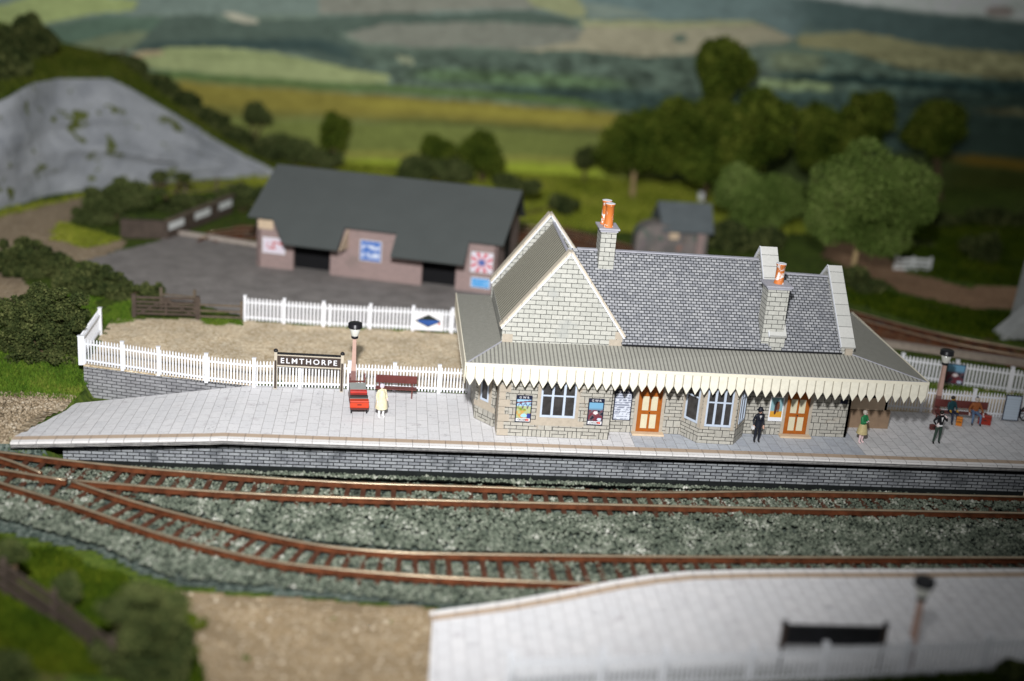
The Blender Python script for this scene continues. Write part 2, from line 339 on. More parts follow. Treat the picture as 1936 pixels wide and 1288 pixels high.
# ------------------------------------------------------------------ the ground
def H(x, y):
    x = np.asarray(x, float); y = np.asarray(y, float)
    h = np.zeros(np.broadcast(x, y).shape)-.06
    wl_ = np.interp(x, [-18.5, -14.64, -9.92, 0], [8.15, 7.25, 6.3, 5.6])
    h = np.where(y < np.where(x > -18.35, wl_, 5.6), -1.46-.24*sm(-2.1, -1.4, y), h)
    left = -1.0+.96*sm(7.2, 11.0, y)
    h = np.where((x < -18.35), left, h)
    h = np.where((x < -18.35) & (y < 6), -1.0+.36*sm(5.5, .5, y)-.82*sm(.1, -.9, y), h)
    # near bank, lower left, climbing towards the edge of the layout
    bank = sm(-10.5, -19, y+.18*np.maximum(x+8, -30))*sm(-6, -11.0, x)
    h = np.where(y < -6, -1.46+1.6*bank, h)
    h = np.where((y < -11) & (x > -12), np.maximum(h, -1.36+.24*sm(-11.6, -13.4, y)), h)
    fl = np.interp(x, [-1.7, 3, 9.5, 17, 30], [-19.6, -19.25, -18.3, -17.75, -17.0])
    h = np.where((y < fl) & (x > -1.9), -.08, h)
    # right rear rises a little
    h = h+1.3*sm(24, 45, y)*sm(24, 60, x)
    return h
def gridmesh(name, xs, ys, mat, off=0.0, keep=None, bumpy=.0, scale=1.0, smooth=True):
    X, Y = np.meshgrid(xs, ys, indexing='ij'); Z = H(X, Y)+off
    if bumpy: Z = Z+(fbm(X*scale, Y*scale, 5)-.5)*bumpy
    nx, ny = X.shape; idx = np.arange(nx*ny).reshape(nx, ny)
    q = np.stack([idx[:-1, :-1], idx[1:, :-1], idx[1:, 1:], idx[:-1, 1:]], -1).reshape(-1, 4)
    if keep is not None:
        cx = (X[:-1, :-1]+X[1:, 1:])/2; cy = (Y[:-1, :-1]+Y[1:, 1:])/2; k = keep(cx, cy).reshape(-1); q = q[k]
        use = np.unique(q); mp = np.full(nx*ny, -1); mp[use] = np.arange(len(use)); q = mp[q]
        V = np.stack([X, Y, Z], -1).reshape(-1, 3)[use]
    else: V = np.stack([X, Y, Z], -1).reshape(-1, 3)
    return raw(name, V, q, mat, smooth=smooth)
def sheet(name, poly, mat, off, step=.25, rag=.5, kind='structure', bumpy=0.0, scale=1.0):
    p = np.array(poly); x0, y0 = p.min(0)-.5; x1, y1 = p.max(0)+.5
    def keep(cx, cy):
        jx = (fbm(cx*.7, cy*.7, 31)-.5)*2*rag; jy = (fbm(cx*.7+40, cy*.7, 37)-.5)*2*rag
        return inside(poly, cx+jx, cy+jy)
    return struct(gridmesh(name, np.arange(x0, x1, step), np.arange(y0, y1, step), mat, off, keep, bumpy, scale), kind)

struct(gridmesh('ground', np.concatenate([np.arange(-80, -22, 2), np.arange(-22, 36, .4), np.arange(36, 110, 2.)]), np.concatenate([np.arange(-26, 18, .35), np.arange(18, 66, 1.5)]), M['grass_base'], 0, None, .10, .8))
yard = [(-18.3,8.3),(-18.2,9.0),(-18.6,15.1),(-11.5,15.75),(-4,15.3),(1.2,15.2),(1.6,6.1),(-9.9,6.45),(-14.6,7.4)]
sheet('gravel_yard', yard, M['gravel'], .05, rag=.25)
sheet('gravel_verge', [(20,5.7),(36,4.2),(36,8.3),(24.5,10.6),(20,11.5)], M['gravel'], .05, rag=.3)
tar = pl([(150,492),(305,455),(312,440),(480,466),(500,440)])+[(6,26),(6.5,16.2),(0.5,15.9),(-11.4,16.3)]+pl([(375,575),(300,565),(240,535)])
sheet('tarmac_yard', tar, M['tarmac'], .04, rag=.12)
sheet('gravel_lane', pl([(-60,420),(60,388),(165,372),(185,385),(112,428),(140,445),(235,455),(235,470),(150,495),(60,490),(-60,470)]), M['gravel_lane'], .045, step=.3, rag=.5)
sheet('gravel_corner', pl([(-60,490),(15,515),(70,545),(30,575),(-60,580)]), M['gravel_lane'], .05, step=.3, rag=.4)
sheet('cinder_path', pl([(-90,735),(60,745),(165,748),(30,845),(-90,850)], -.95), M['gravel_left'], .05, step=.15, rag=.3, bumpy=.12, scale=4)
sheet('earth_road', pl([(1560,455),(1640,470),(1720,520),(1830,545),(2000,550),(2000,590),(1830,583),(1700,552),(1620,512),(1560,490)]), M['dirt_road'], .06, step=.4, rag=.6)
sheet('rear_trackbed', pl([(380,440),(480,425),(1000,440),(1060,425),(1400,520),(1610,588),(1700,612),(1800,640),(2050,690),(2050,720),(1700,655),(1500,610),(1030,460),(480,452),(400,455)]), M['rust_soil'], .055, step=.4, rag=.5)
sheet('front_gravel', pl([(335,1112),(560,1126),(800,1152),(830,1160),(830,1330),(380,1330),(360,1200)], -1.14), M['gravel_coarse'], .05, step=.2, rag=.25, bumpy=.10, scale=3)
bed = [(-26,-.2),(-26,-6.0)]+pl([(0,1000),(180,1040),(330,1105),(560,1127),(810,1153)], -1.3)+[(2,-14.5),(40,-13.5),(40,-.8),(-10,-.8),(-19,-.4)]
sheet('trackbed', bed, M['ballast_base'], .05, step=.3, rag=.15)
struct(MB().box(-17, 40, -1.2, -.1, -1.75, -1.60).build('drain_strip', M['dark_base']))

# ------------------------------------------------------------------ platforms
def strip(name, pts_a, pts_b, th, mat, parent):
    b = MB(); n = len(pts_a)
    for i in range(n-1):
        a0, a1, b0, b1 = (np.array(q[i+k]) for q in (pts_a, pts_b) for k in (0, 1))
        d = np.array([0, 0, th]); v = [a0, a1, b1, b0, a0-d, a1-d, b1-d, b0-d]
        f = [(0,1,2,3),(7,6,5,4),(1,0,4,5),(3,2,6,7)]
        if i == 0: f.append((0,3,7,4))
        if i == n-2: f.append((2,1,5,6))
        b.add(v, f)
    return b.build(name, mat, parent)
def zr(x): return -.52*(-10.6-x)/9.0 if x < -10.6 else 0.0
def zk(x): return -.93*((-10.0-x)/8.3)**.9 if x < -10.0 else 0.0
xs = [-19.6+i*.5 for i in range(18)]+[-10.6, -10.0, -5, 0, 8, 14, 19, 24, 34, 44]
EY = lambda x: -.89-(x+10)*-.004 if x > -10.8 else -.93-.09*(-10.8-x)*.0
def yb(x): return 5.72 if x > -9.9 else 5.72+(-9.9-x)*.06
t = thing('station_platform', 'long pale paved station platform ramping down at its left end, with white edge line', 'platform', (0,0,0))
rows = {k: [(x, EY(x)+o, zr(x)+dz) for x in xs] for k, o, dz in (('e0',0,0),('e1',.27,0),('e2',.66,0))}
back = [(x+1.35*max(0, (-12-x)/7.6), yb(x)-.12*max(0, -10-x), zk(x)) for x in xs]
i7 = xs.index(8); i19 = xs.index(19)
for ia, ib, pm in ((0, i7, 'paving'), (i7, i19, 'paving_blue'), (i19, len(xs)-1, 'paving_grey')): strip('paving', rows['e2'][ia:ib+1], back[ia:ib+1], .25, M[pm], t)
strip('tan_edging', rows['e1'], rows['e2'], .1, M['tan_strip'], t)
strip('white_edging', rows['e0'], rows['e1'], .1, M['white_strip'], t)
strip('coping', [(x, y+.015, z-.1) for x, y, z in rows['e0']], [(x, y-.02, z-.1) for x, y, z in rows['e2']], .17, M['layers'], t)
b = MB(); 
for i in range(len(xs)-1):
    a, c = xs[i], xs[i+1]
    if c <= -17.5: continue
    b.add([(a, -.12, zr(a)-.24), (c, -.12, zr(c)-.24), (c, -.12, -1.75), (a, -.12, -1.75), (a, .2, zr(a)-.26), (c, .2, zr(c)-.26)], [(0,1,2,3),(0,4,5,1)])
b.build('side_wall', M['platwall'], t)
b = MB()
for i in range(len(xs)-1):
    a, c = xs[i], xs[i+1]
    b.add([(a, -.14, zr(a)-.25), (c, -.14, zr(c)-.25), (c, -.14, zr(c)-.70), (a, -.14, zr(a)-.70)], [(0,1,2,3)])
b.build('painted_shadow_strip', M['blackgap'], t)  # black strip paints in the shadow band below the coping
# front platform
FE = [(812,1156,-.93),(880,1147,-.8),(960,1136,-.6),(1060,1118,-.36),(1160,1098,-.15),(1230,1087,-.05),(1300,1080,0),(1400,1077,0),(1500,1076,0),(1700,1076,0),(1936,1076,0)]
fe = [P(*q) for q in FE]; fe[-1] = P(1936,1075,0); dirr = fe[-1]-fe[-2]; fe.append(fe[-1]+dirr/np.linalg.norm(dirr)*14)
t = thing('station_platform', 'near pale paved platform curving down to a ramp at the lower right of the photo', 'platform', (0,0,0))
def offs(pts, d, dz=0): 
    o = []
    for i, p in enumerate(pts):
        a = pts[max(i-1, 0)]; c = pts[min(i+1, len(pts)-1)]; g = c-a; n = np.array([g[1], -g[0], 0]); n /= np.linalg.norm(n); o.append(tuple(p+n*d+np.array([0,0,dz])))
    return o
strip('white_edging', offs(fe, .27), offs(fe, 0), .1, M['white_strip'], t)
strip('tan_edging', offs(fe, .66), offs(fe, .27), .1, M['tan_strip'], t)
bk = [(p[0]-.0, float(np.interp(p[0], [-1.7, 3, 9.5, 17, 30], [-19.6, -19.25, -18.3, -17.75, -17.0]))-.05, p[2]) for p in offs(fe, .66)]
bk[0] = (-1.9, -19.65, -.93)
strip('paving', bk, offs(fe, .66), .25, M['paving'], t)
strip('side_wall', offs(fe, .45, -.1), offs(fe, .06, -.1), 1.4, M['platwall'], t)

# ------------------------------------------------------------------ tracks
ZR = -.93
def spline(pts, step=.5):
    p = [np.array(q, float) for q in pts]; p = [2*p[0]-p[1]]+p+[2*p[-1]-p[-2]]; o = []
    for i in range(1, len(p)-2):
        n = max(2, int(np.linalg.norm(p[i+1]-p[i])/step))
        for k in range(n):
            t = k/n; o.append(.5*((2*p[i])+(-p[i-1]+p[i+1])*t+(2*p[i-1]-5*p[i]+4*p[i+1]-p[i+2])*t*t+(-p[i-1]+3*p[i]-3*p[i+1]+p[i+2])*t**3))
    o.append(p[-2]); return o
def rail(pts, parent, z=ZR, name='rail', hgt=.25, k=1.2):
    prof = [(-.10,-hgt),(.10,-hgt),(.10,-hgt+.035),(.03,-hgt+.055),(.03,-.07),(.06,-.055),(.062,-.02),(.04,-.004),(0,0),(-.04,-.004),(-.062,-.02),(-.06,-.055),(-.03,-.07),(-.03,-hgt+.055),(-.10,-hgt+.035)]
    n = len(prof); V = []; F = []; Mi = []; Sm = []
    for i, p in enumerate(pts):
        a = pts[max(i-1, 0)]; c = pts[min(i+1, len(pts)-1)]; g = (c-a)[:2]; g = g/np.linalg.norm(g); nx, ny = -g[1], g[0]
        V += [(p[0]+nx*u*k, p[1]+ny*u*k, z+w) for u, w in prof]
        if i:
            for j in range(n):
                F.append(((i-1)*n+j, (i-1)*n+(j+1) % n, i*n+(j+1) % n, i*n+j)); top = 5 <= j <= 10; Mi.append(1 if top else 0); Sm.append(top or j in (5, 10))
    F += [tuple(range(n))[::-1], tuple(range(len(V)-n, len(V)))]; Mi += [0, 0]; Sm += [False, False]
    b = MB(); b.v = V; b.f = F; b.m = Mi; b.smooth = Sm
    o = b.build(name, [M['rust'], M['railtop']], parent); return o
q3 = lambda pts, z=ZR: [P(a, b, z) for a, b in pts]
R1 = spline([P(-260,822,ZR)]+q3([(0,853),(200,877),(400,894)])+[np.array([x, -2.88+.0, ZR]) for x in (-5, 0.5, 8)]+q3([(1500,928),(1936,938)])+[P(2300,946,ZR)])
g = 1.80
R2 = spline(q3([(135,906),(400,927),(720,941),(1300,956),(1936,969)])+[P(2300,978,ZR)])
R3 = spline(q3([(135,908),(265,950),(400,985),(520,1013),(620,1031),(730,1041),(850,1045),(1300,1051),(1936,1053)])+[P(2300,1054,ZR)])
R4 = spline(q3([(-240,850),(-100,880),(0,911),(150,957),(323,1014),(500,1056),(620,1072),(720,1081),(850,1090),(1100,1101),(1500,1108)])+[P(2300,1112,ZR)])
RB = spline(q3([(-260,828),(-100,844),(0,864),(78,892)])); RC = spline(q3([(-260,868),(-100,876),(0,886),(66,897),(125,906)]))
def track(label, rails, axis, grp, x0, x1, step, tlen=2.75, other=None):
    t = thing('railway_track', label, 'railway track', (0,0,0), 0, grp)
    for r in rails: rail(r, t)
    A = np.array(axis[0]); B = np.array(axis[1]); me = None; k = 0; x = x0
    base = MB().box(-.11, .11, -tlen/2, tlen/2, -.10, 0).build('sleeper', M['sleeper'], t, .015); first = True
    while x < x1:
        ya = np.interp(x, A[:, 0], A[:, 1]); yb_ = np.interp(x, B[:, 0], B[:, 1]); c = (ya+yb_)/2
        e = .6; sl = (np.interp(x+e, A[:, 0], A[:, 1])-np.interp(x-e, A[:, 0], A[:, 1]))/(2*e)
        o = base if first else base.copy()
        if not first: COL.objects.link(o); o.parent = t
        first = False
        o.location = (x+(random.random()-.5)*.04, c, ZR-.255); o.rotation_euler = (0, 0, math.atan(sl)+(random.random()-.5)*.02)
        x += step
    return t
tA = track('straight rusty railway track running along the foot of the station platform wall', [R1, R2, RC], (R1, R2), 'running tracks', -16.2, 31, .66)
tB = track('curved rusty railway track sweeping past the near platform to join the track beside the station', [R3, R4, RB], (R3, R4), 'running tracks', -16.0, 25, .66)
me0 = [c for c in tA.children if c.name.startswith('sleeper')][0]
for i in range(10):                         # long sleepers under the points, left of the crossing nose
    x = -16.9-i*.7; ya = np.interp(x, np.array(R1)[:, 0], np.array(R1)[:, 1]); yb_ = np.interp(x, np.array(R4)[:, 0], np.array(R4)[:, 1])
    o = me0.copy(); COL.objects.link(o); o.parent = tA; o.location = (x, (ya+yb_)/2, ZR-.255); o.scale = (1, (ya-yb_+.9)/2.75, 1); o.rotation_euler = (0, 0, -.12)
rr = spline([P(a, b, .3) for a, b in ((380,446),(480,436),(760,445),(1040,438),(1400,535),(1610,596),(1800,645),(2050,690))])
t = thing('railway_track', 'rusty single railway track on brown soil passing behind the station', 'railway track', (0,0,0))
rb = [p+np.array([.35, 1.55, 0]) for p in rr]
rail(rr, t, .22, 'rail', .15, 1.0); rail(rb, t, .22, 'rail', .15, 1.0)
b = MB()
for i in range(0, len(rr)-1, 2): b.bar(tuple(rr[i]+np.array([-.1,-.4,-.28])), tuple(rb[i]+np.array([.1,.4,-.28])), .25, .09)
o = b.build('sleepers', M['sleeper'], t); o['kind'] = 'stuff'

# ballast: loose stones
def stones(name, poly, n, zf, smin, smax, mat, avoid=None):
    p = np.array(poly); x0, y0 = p.min(0); x1, y1 = p.max(0)
    x = RNG.uniform(x0, x1, n*3); y = RNG.uniform(y0, y1, n*3); k = inside(poly, x, y)
    if avoid is not None: k &= ~avoid(x, y)
    x = x[k][:n]; y = y[k][:n]; n = len(x); z = zf(x, y); s = RNG.uniform(smin, smax, n)*(1+.5*(RNG.random(n) > .93))
    base = np.array([(1,0,0),(0,1,0),(-1,0,0),(0,-1,0),(.1,.1,1),(-.1,-.1,-1)], float)
    j = base[None]*(1+RNG.uniform(-.35, .35, (n, 6, 1)))+RNG.uniform(-.25, .25, (n, 6, 3)); j[:, :, 2] *= .75
    a = RNG.uniform(0, 6.28, n); ca, sa = np.cos(a)[:, None], np.sin(a)[:, None]
    X = j[:, :, 0]*ca-j[:, :, 1]*sa; Y = j[:, :, 0]*sa+j[:, :, 1]*ca
    V = np.stack([x[:, None]+X*s[:, None], y[:, None]+Y*s[:, None], z[:, None]+j[:, :, 2]*s[:, None]], -1).reshape(-1, 3)
    f = np.array([(0,1,4),(1,2,4),(2,3,4),(3,0,4),(1,0,5),(2,1,5),(3,2,5),(0,3,5)]); F = (f[None]+np.arange(n)[:, None, None]*6).reshape(-1, 3)
    return struct(raw(name, V, F, mat), 'stuff')
def nearrail(x, y, w=.15):
    k = np.zeros(x.shape, bool)
    for r in (R1, R2, R3, R4):
        a = np.array(r); k |= np.abs(y-np.interp(x, a[:, 0], a[:, 1])) < w
    return k
def zb(x, y):
    d = np.full(x.shape, 9.)
    for ra, rb_ in ((R1, R2), (R3, R4)):
        a = np.array(ra); c = np.array(rb_); m = (np.interp(x, a[:, 0], a[:, 1])+np.interp(x, c[:, 0], c[:, 1]))/2; d = np.minimum(d, np.abs(y-m))
    mid = (d > 1.45)
    return np.where(mid, -1.12+.12*fbm(x*.8, y*.8, 3), -1.33+.05*fbm(x, y, 4)+.08*sm(4, 10, x)+.09*(fbm(x*.5, y*.5, 9) > .56))-.34*sm(-2.1, -1.3, y)
bpoly = [(-26,-.6),(-26,-5.8)]+pl([(0,985),(180,1035),(330,1100),(560,1120),(800,1146)], -1.25)+[(4.5,-12.6),(9,-11.6),(30,-10.6),(34,-10.5),(34,-1.12),(-8,-1.12),(-17,-1.0),(-20,-.9)]
struct(gridmesh('meadow_ground', np.arange(-16, 27, 1.2), np.arange(43, 63.5, 1.2), plain('meadow base', (.26,.28,.05), .95, .25, .12), .04, None, .15, .5))
stones('ballast', bpoly, 52000, zb, .045, .105, M['ballast'], nearrail)
stones('gravel_stones', pl([(345,1118),(560,1130),(800,1156),(826,1290),(400,1290)], -1.1), 110, lambda x, y: H(x, y)+.06, .05, .12, islands('pale gravel stones', [(.30,.23,.14), (.40,.32,.21), (.48,.40,.29), (.60,.54,.44)], .8, .2, .8))
stones('cinder_stones', pl([(-60,738),(150,748),(60,800),(20,840),(-60,845)], -.95), 1500, lambda x, y: H(x, y)+.07, .05, .11, islands('brown gravel stones', [(.10,.075,.045), (.25,.19,.12), (.40,.32,.22), (.52,.46,.36)], .8, .2, .8))

# ------------------------------------------------------------------ station building
ST = thing('station_building', 'pale stone station building with slate roof, front gable and cream saw-tooth canopy', 'station', (0,0,0))
def wall(name, pts, z0, z1, mat, th=.12):
    b = MB()
    for (xa, ya), (xb, yb2) in zip(pts[:-1], pts[1:]):
        d = Vector((xb-xa, yb2-ya, 0)).normalized(); n = Vector((-d.y, d.x, 0))
        b.prism([(xa, ya, z0), (xb, yb2, z0), (xb, yb2, z1), (xa, ya, z1)], (0,0,0), n*th)
    return b.build(name, mat, ST)
wall('wall', [(1.62,1.55),(1.62,.62)], 0, 3.4, M['quoin'])
wall('wall', [(.70,2.65),(1.52,1.62)], 0, 3.4, M['stone'])
wall('wall', [(.70,9.4),(.70,2.65)], 0, 3.4, M['stone'])
wall('wall', [(1.62,.62),(6.82,.56)], 0, 3.4, M['stone'])
wall('wall', [(6.82,.56),(6.95,1.55)], 0, 3.4, M['stone'])
wall('wall', [(6.95,1.55),(10.42,1.55)], 0, 3.4, M['stone'])
BAY = [(10.42,1.55),(11.05,.60),(12.75,.52),(13.48,1.62)]
for a, c in zip(BAY[:-1], BAY[1:]): wall('bay_window_wall', [a, c], 0, 3.4, M['stone'])
wall('wall', [(13.48,1.95),(18.7,1.95)], 0, 3.4, M['stone'])
wall('wall', [(18.7,1.95),(18.7,3.3)], 0, 3.4, M['stone'])
wall('wall', [(18.7,3.3),(21.1,3.3)], .95, 3.45, M['render_tan'])
wall('plinth', [(18.66,3.26),(21.3,3.26)], 0, .93, M['render_dark'], .2)
wall('wall', [(21.1,3.3),(21.1,9.4)], 0, 3.45, M['render_tan'])
wall('wall', [(21.1,9.4),(.70,9.4)], 0, 3.45, M['stone'])
# quoins on the bay front (big plain stones at the corners), 6 mm proud
for x0, x1, side in ((1.64, 2.15, 0), (6.28, 6.80, 1)):
    z = .02; b = MB()
    for k, h in enumerate((.34,.36,.36,.36,.36,.36,.36)):
        w = (x1-x0)*(1 if k % 2 == 0 else .55)
        a, c = (x0, x0+w) if side == 0 else (x1-w, x1)
        b.box(a, c, .548-.012*(a-1.6)/5+.055-.02, .70, z+.012, z+h-.012); z += h
    b.build('quoins', M['quoin'], ST)
def window(origin, xd, w, h, lights, transom, surround=True, sill=True):
    X = frame(origin, xd); t_ = .085
    f = MB(X)
    f.box(0, w, -.06, -.005, 0, t_+.02); f.box(0, w, -.06, -.005, h-t_, h); f.box(0, t_, -.06, -.005, t_, h-t_); f.box(w-t_, w, -.06, -.005, t_, h-t_)
    for i in range(1, lights): x = w*i/lights; f.box(x-.055, x+.055, -.058, -.005, t_, h-t_)
    if transom: f.box(t_, w-t_, -.056, -.005, transom-.035, transom+.035)
    wn = f.build('window', M['frame_blue'], ST, .008)
    MB(X).box(t_*.5, w-t_*.5, -.02, -.004, t_*.5, h-t_*.5).build('pane', M['pane'], wn)
    if surround:
        s = MB(X); e = .16
        s.box(-e, 0, -.03, .0, -.16, h+.1); s.box(w, w+e, -.03, .0, -.16, h+.1); s.box(0, w, -.031, .0, h, h+.1)
        if sill: s.box(-.0, w, -.035, .0, -.16, 0); s.box(-.45, w+.45, -.022, .0, -.42, -.16)
        s.build('window_surround', M['quoin'], wn)
    return wn
fx = (5.2, -.06, 0)
wp = lambda x: .62-.0115*(x-1.62)
window((3.55, wp(3.55), 1.02), fx, 1.62, 1.75, 3, 1.06)
window((.95, 2.335, 1.10), (.82,-1.03,0), .55, 1.6, 1, 0)
window((10.53, 1.384, .95), (.63,-.95,0), .84, 1.85, 1, 1.25, sill=False)
window((11.28, .59, .88), (1.7,-.08,0), 1.24, 1.85, 3, 1.2, sill=False)
window((12.92, .776, .95), (.73,1.10,0), .8, 1.85, 2, 1.25, sill=False)
MB().box(19.5, 20.6, 3.27, 3.3, 1.6, 2.5).build('window', M['blackgap'], ST)
def door(x, y, w, h):
    X = frame((x, y, .0), (1,0,0)); d = MB(X).box(0, w, -.05, -.004, .10, h).build('door', M['door'], ST, .01)
    pn = MB(X)
    for i in (0, 1):
        for z0, z1 in ((.28,.98),(1.18,1.88)): pn.box(w*(.17+.37*i), w*(.17+.37*i)+w*.27, -.062, -.045, z0, z1)
    pn.build('door_panel', M['door_panel'], d); MB(X).tube((w*.5,-.06,1.08), (w*.5,-.12,1.08), .03).build('door_handle', M['case_dark'], d)
    b = MB(X); b.box(-.16, 0, -.03, 0, 0, h+.1); b.box(w, w+.16, -.03, 0, 0, h+.1); b.build('door_surround', M['quoin'], d)
    MB(X).box(-.2, w+.2, -.38, -.002, 0.0, .095).build('doorstep', M['card'], ST, .012)
door(8.28, 1.55, 1.12, 2.45); door(15.55, 1.95, 1.12, 2.45)
MB().box(18.15, 18.5, 1.90, 1.95, 1.75, 1.95).build('letter_box', M['navy'], ST)
# canopy
IX0, IX1, IY0, IY1 = 1.68, 18.15, 2.0, 9.3; OX, OY = 21.4, 10.68; ZO, ZI = 3.69, 4.16
b = MB(); b.slab([(0,0,ZO),(OX,0,ZO),(IX1,IY0,ZI+.12),(IX0,IY0,ZI-.08)], .08)
can = b.build('canopy', M['iron'], ST)
b = MB(); b.slab([(0,OY,ZO),(0,0,ZO),(IX0,IY0,ZI-.08),(IX0,IY1,ZI-.08)], .08); b.slab([(OX,0,ZO),(OX,OY,ZO),(IX1,IY1,ZI+.12),(IX1,IY0,ZI+.12)], .08); b.slab([(OX,OY,ZO),(0,OY,ZO),(IX0,IY1,ZI-.08),(IX1,IY1,ZI+.12)], .08)
b.build('canopy_side', M['iron_fine'], can)
b = MB(); b.bar((0,0,ZO+.012),(IX0,IY0,ZI-.06),.06,.03); b.bar((OX,0,ZO+.012),(IX1,IY0,ZI+.14),.06,.03); b.bar((0,.015,ZO+.015),(OX,.015,ZO+.015),.05,.035); b.build('flashing', M['lead'], can)
def valance(name, a, c, mat, period=.4115):
    a, c = Vector(a), Vector(c); L = (c-a).length; n = round(L/period); d = (c-a)/n; b = MB(); nrm = Vector((0,0,1)).cross(d).normalized()*-.05
    top, mid, tip = .03, -.64, -1.03
    for i in range(n):
        p = a+d*i; q = p+d; m = (p+q)/2; z = Vector((0,0,1)); j = random.uniform(-.02, .02)
        b.prism([p+z*top, p+z*mid, m+z*(tip+j), q+z*mid, q+z*top], (0,0,0), nrm)
    return b.build(name, mat, can)
valance('valance', (0,-.012,ZO), (OX,-.012,ZO), M['cream'])
valance('valance', (-.012,OY,ZO), (-.012,0,ZO), M['cream_plain']); valance('valance', (OX+.012,0,ZO), (OX+.012,OY,ZO), M['cream_plain'])
MB().box(-.01, OX+.01, -.075, -.065, ZO-.1, ZO+.045).build('fascia', M['cream_plain'], can)
MB().add([(.05,.06,3.42),(OX-.05,.06,3.42),(OX-.05,OY-.05,3.42),(.05,OY-.05,3.42)], [(0,1,2,3)]).build('soffit', M['render_dark'], can)
# cross gable wing
GX0, GX1, GXM, GZ = 1.68, 7.30, 4.54, 8.42; GE0, GE1 = 4.86, 4.62
MB().prism([(GX0,2.0,ZI-.2),(GX1,2.0,ZI-.2),(GX1,2.0,GE1),(GXM,2.0,GZ),(GX0,2.0,GE0)], (0,0,0), (0,.3,0)).build('gable_wall', M['stone_gable'], ST)
b = MB(); [MB().box(*q).build('kneeler_stone', M['quoin'], ST) for q in ((GX0+.02, GX0+.5, 1.985, 2.0, ZI-.07, ZI+.32), (GX1-.62, GX1-.01, 1.985, 2.0, ZI-.09, ZI+.28), (GX1-.36, GX1-.02, 1.985, 2.0, ZI+.3, ZI+.66))]
MB().prism([(GX0,9.1,ZI-.2),(GX1,9.1,ZI-.2),(GX1,9.1,GE1+.1),(GXM-.15,9.1,GZ+.1),(GX0,9.1,GE0+.05)], (0,0,0), (0,.35,0)).build('gable_wall', M['stone_gable'], ST)
def cope(y0, y1, dz=0, dx=0):
    b = MB(); a = (GX0-.06, GE0-.06+dz); m = (GXM+dx, GZ+.06+dz); c = (GX1+.07, GE1-.06+dz)
    b.slab([(a[0],y0,a[1]),(m[0],y0,m[1]),(m[0],y1,m[1]),(a[0],y1,a[1])][::-1], .1); b.slab([(m[0],y0,m[1]),(c[0],y0,c[1]),(c[0],y1,c[1]),(m[0],y1,m[1])][::-1], .1)
    b.bar((a[0],y0-.012,a[1]-.05),(m[0],y0-.012,m[1]-.05),.03,.07,1); b.bar((m[0],y0-.012,m[1]-.05),(c[0],y0-.012,c[1]-.05),.03,.07,1)
    return b.build('gable_coping', [M['coping_tan'], M['white_edge']], ST)
cope(1.96, 2.42); cope(8.95, 9.5, .1, -.15)
b = MB(); rz = -.22; b.slab([(GX0+.05,2.42,GE0+rz),(GX0+.05,8.95,GE0+rz),(GXM,8.95,GZ+rz),(GXM,2.42,GZ+rz)][::-1], .06)
b.slab([(GXM,2.42,GZ+rz),(GXM,8.95,GZ+rz),(GX1-.05,8.95,GE1+rz),(GX1-.05,2.42,GE1+rz)][::-1], .06); b.build('cross_roof', M['iron_wide'], ST)
MB().box(GX0+.03, GX0+.12, 2.3, 9.1, ZI-.25, GE0+rz).build('wall', M['stone_gable'], ST)
MB().bar((GXM,2.4,GZ+rz+.02),(GXM,8.95,GZ+rz+.02),.14,.05).build('ridge_tile', M['lead'], ST)
# main slate roof
RY, RZ, RZ2, E = 5.34, 7.84, 7.14, 4.25
b = MB(); b.slab([(7.28,1.92,E),(14.4,1.92,E+.05),(14.4,RY,RZ-.06),(4.72,RY,RZ)], .1); b.slab([(14.4,8.76,E),(7.28,8.76,E),(4.72,RY,RZ),(14.4,RY,RZ-.06)], .1)
rf = b.build('roof', M['slate'], ST)
b = MB(); b.slab([(14.9,1.92,E+.06),(17.85,1.92,E+.08),(17.85,RY,RZ2-.05),(14.9,RY,RZ2+.03)], .1); b.slab([(17.85,8.76,E),(14.9,8.76,E),(14.9,RY,RZ2),(17.85,RY,RZ2)], .1)
b.build('roof', M['slate'], ST)
b = MB(); b.bar((5.3,RY,RZ+.0),(14.2,RY,RZ-.05),.26,.06); b.bar((15.1,RY,RZ2+.02),(17.8,RY,RZ2-.04),.22,.06); b.build('ridge_tile', M['lead'], ST)
b = MB(); b.bar((7.32,1.88,E-.02),(17.8,1.88,E+.04),.07,.06); b.build('gutter', M['black'], ST)
def parapet(x0, x1, zt, ylow, zlow):
    b = MB(); yf = ylow; m = 2*RY-yf
    b.prism([(x0+.05,yf,ZI-.2),(x0+.05,m,ZI-.2),(x0+.05,m,zlow),(x0+.05,RY,zt-.1),(x0+.05,yf,zlow)], (0,0,0), (x1-x0-.1,0,0))
    w = b.build('parapet_wall', M['stone_gable'], ST)
    c = MB(); c.slab([(x0,yf-.08,zlow),(x1,yf-.08,zlow),(x1,RY,zt),(x0,RY,zt)], .13, 0); c.slab([(x1,m,zlow),(x0,m,zlow),(x0,RY,zt),(x1,RY,zt)], .13, 0)
    c.build('parapet_coping', M['slab'], w)
    c = MB(); c.bar((x0-.01,yf-.08,zlow-.03),(x0-.01,RY,zt-.03),.025,.13); c.bar((x0-.01,RY,zt-.03),(x0-.01,m,zlow-.03),.025,.13); c.build('coping_edge', M['white_edge'], w)
parapet(14.22, 15.06, 8.42, 2.05, 4.95); parapet(17.72, 18.42, 7.66, 1.95, 4.62)
MB().box(17.95, 18.3, 1.84, 2.0, ZI+.05, 4.52).build('kneeler_stone', M['quoin'], ST, .01)
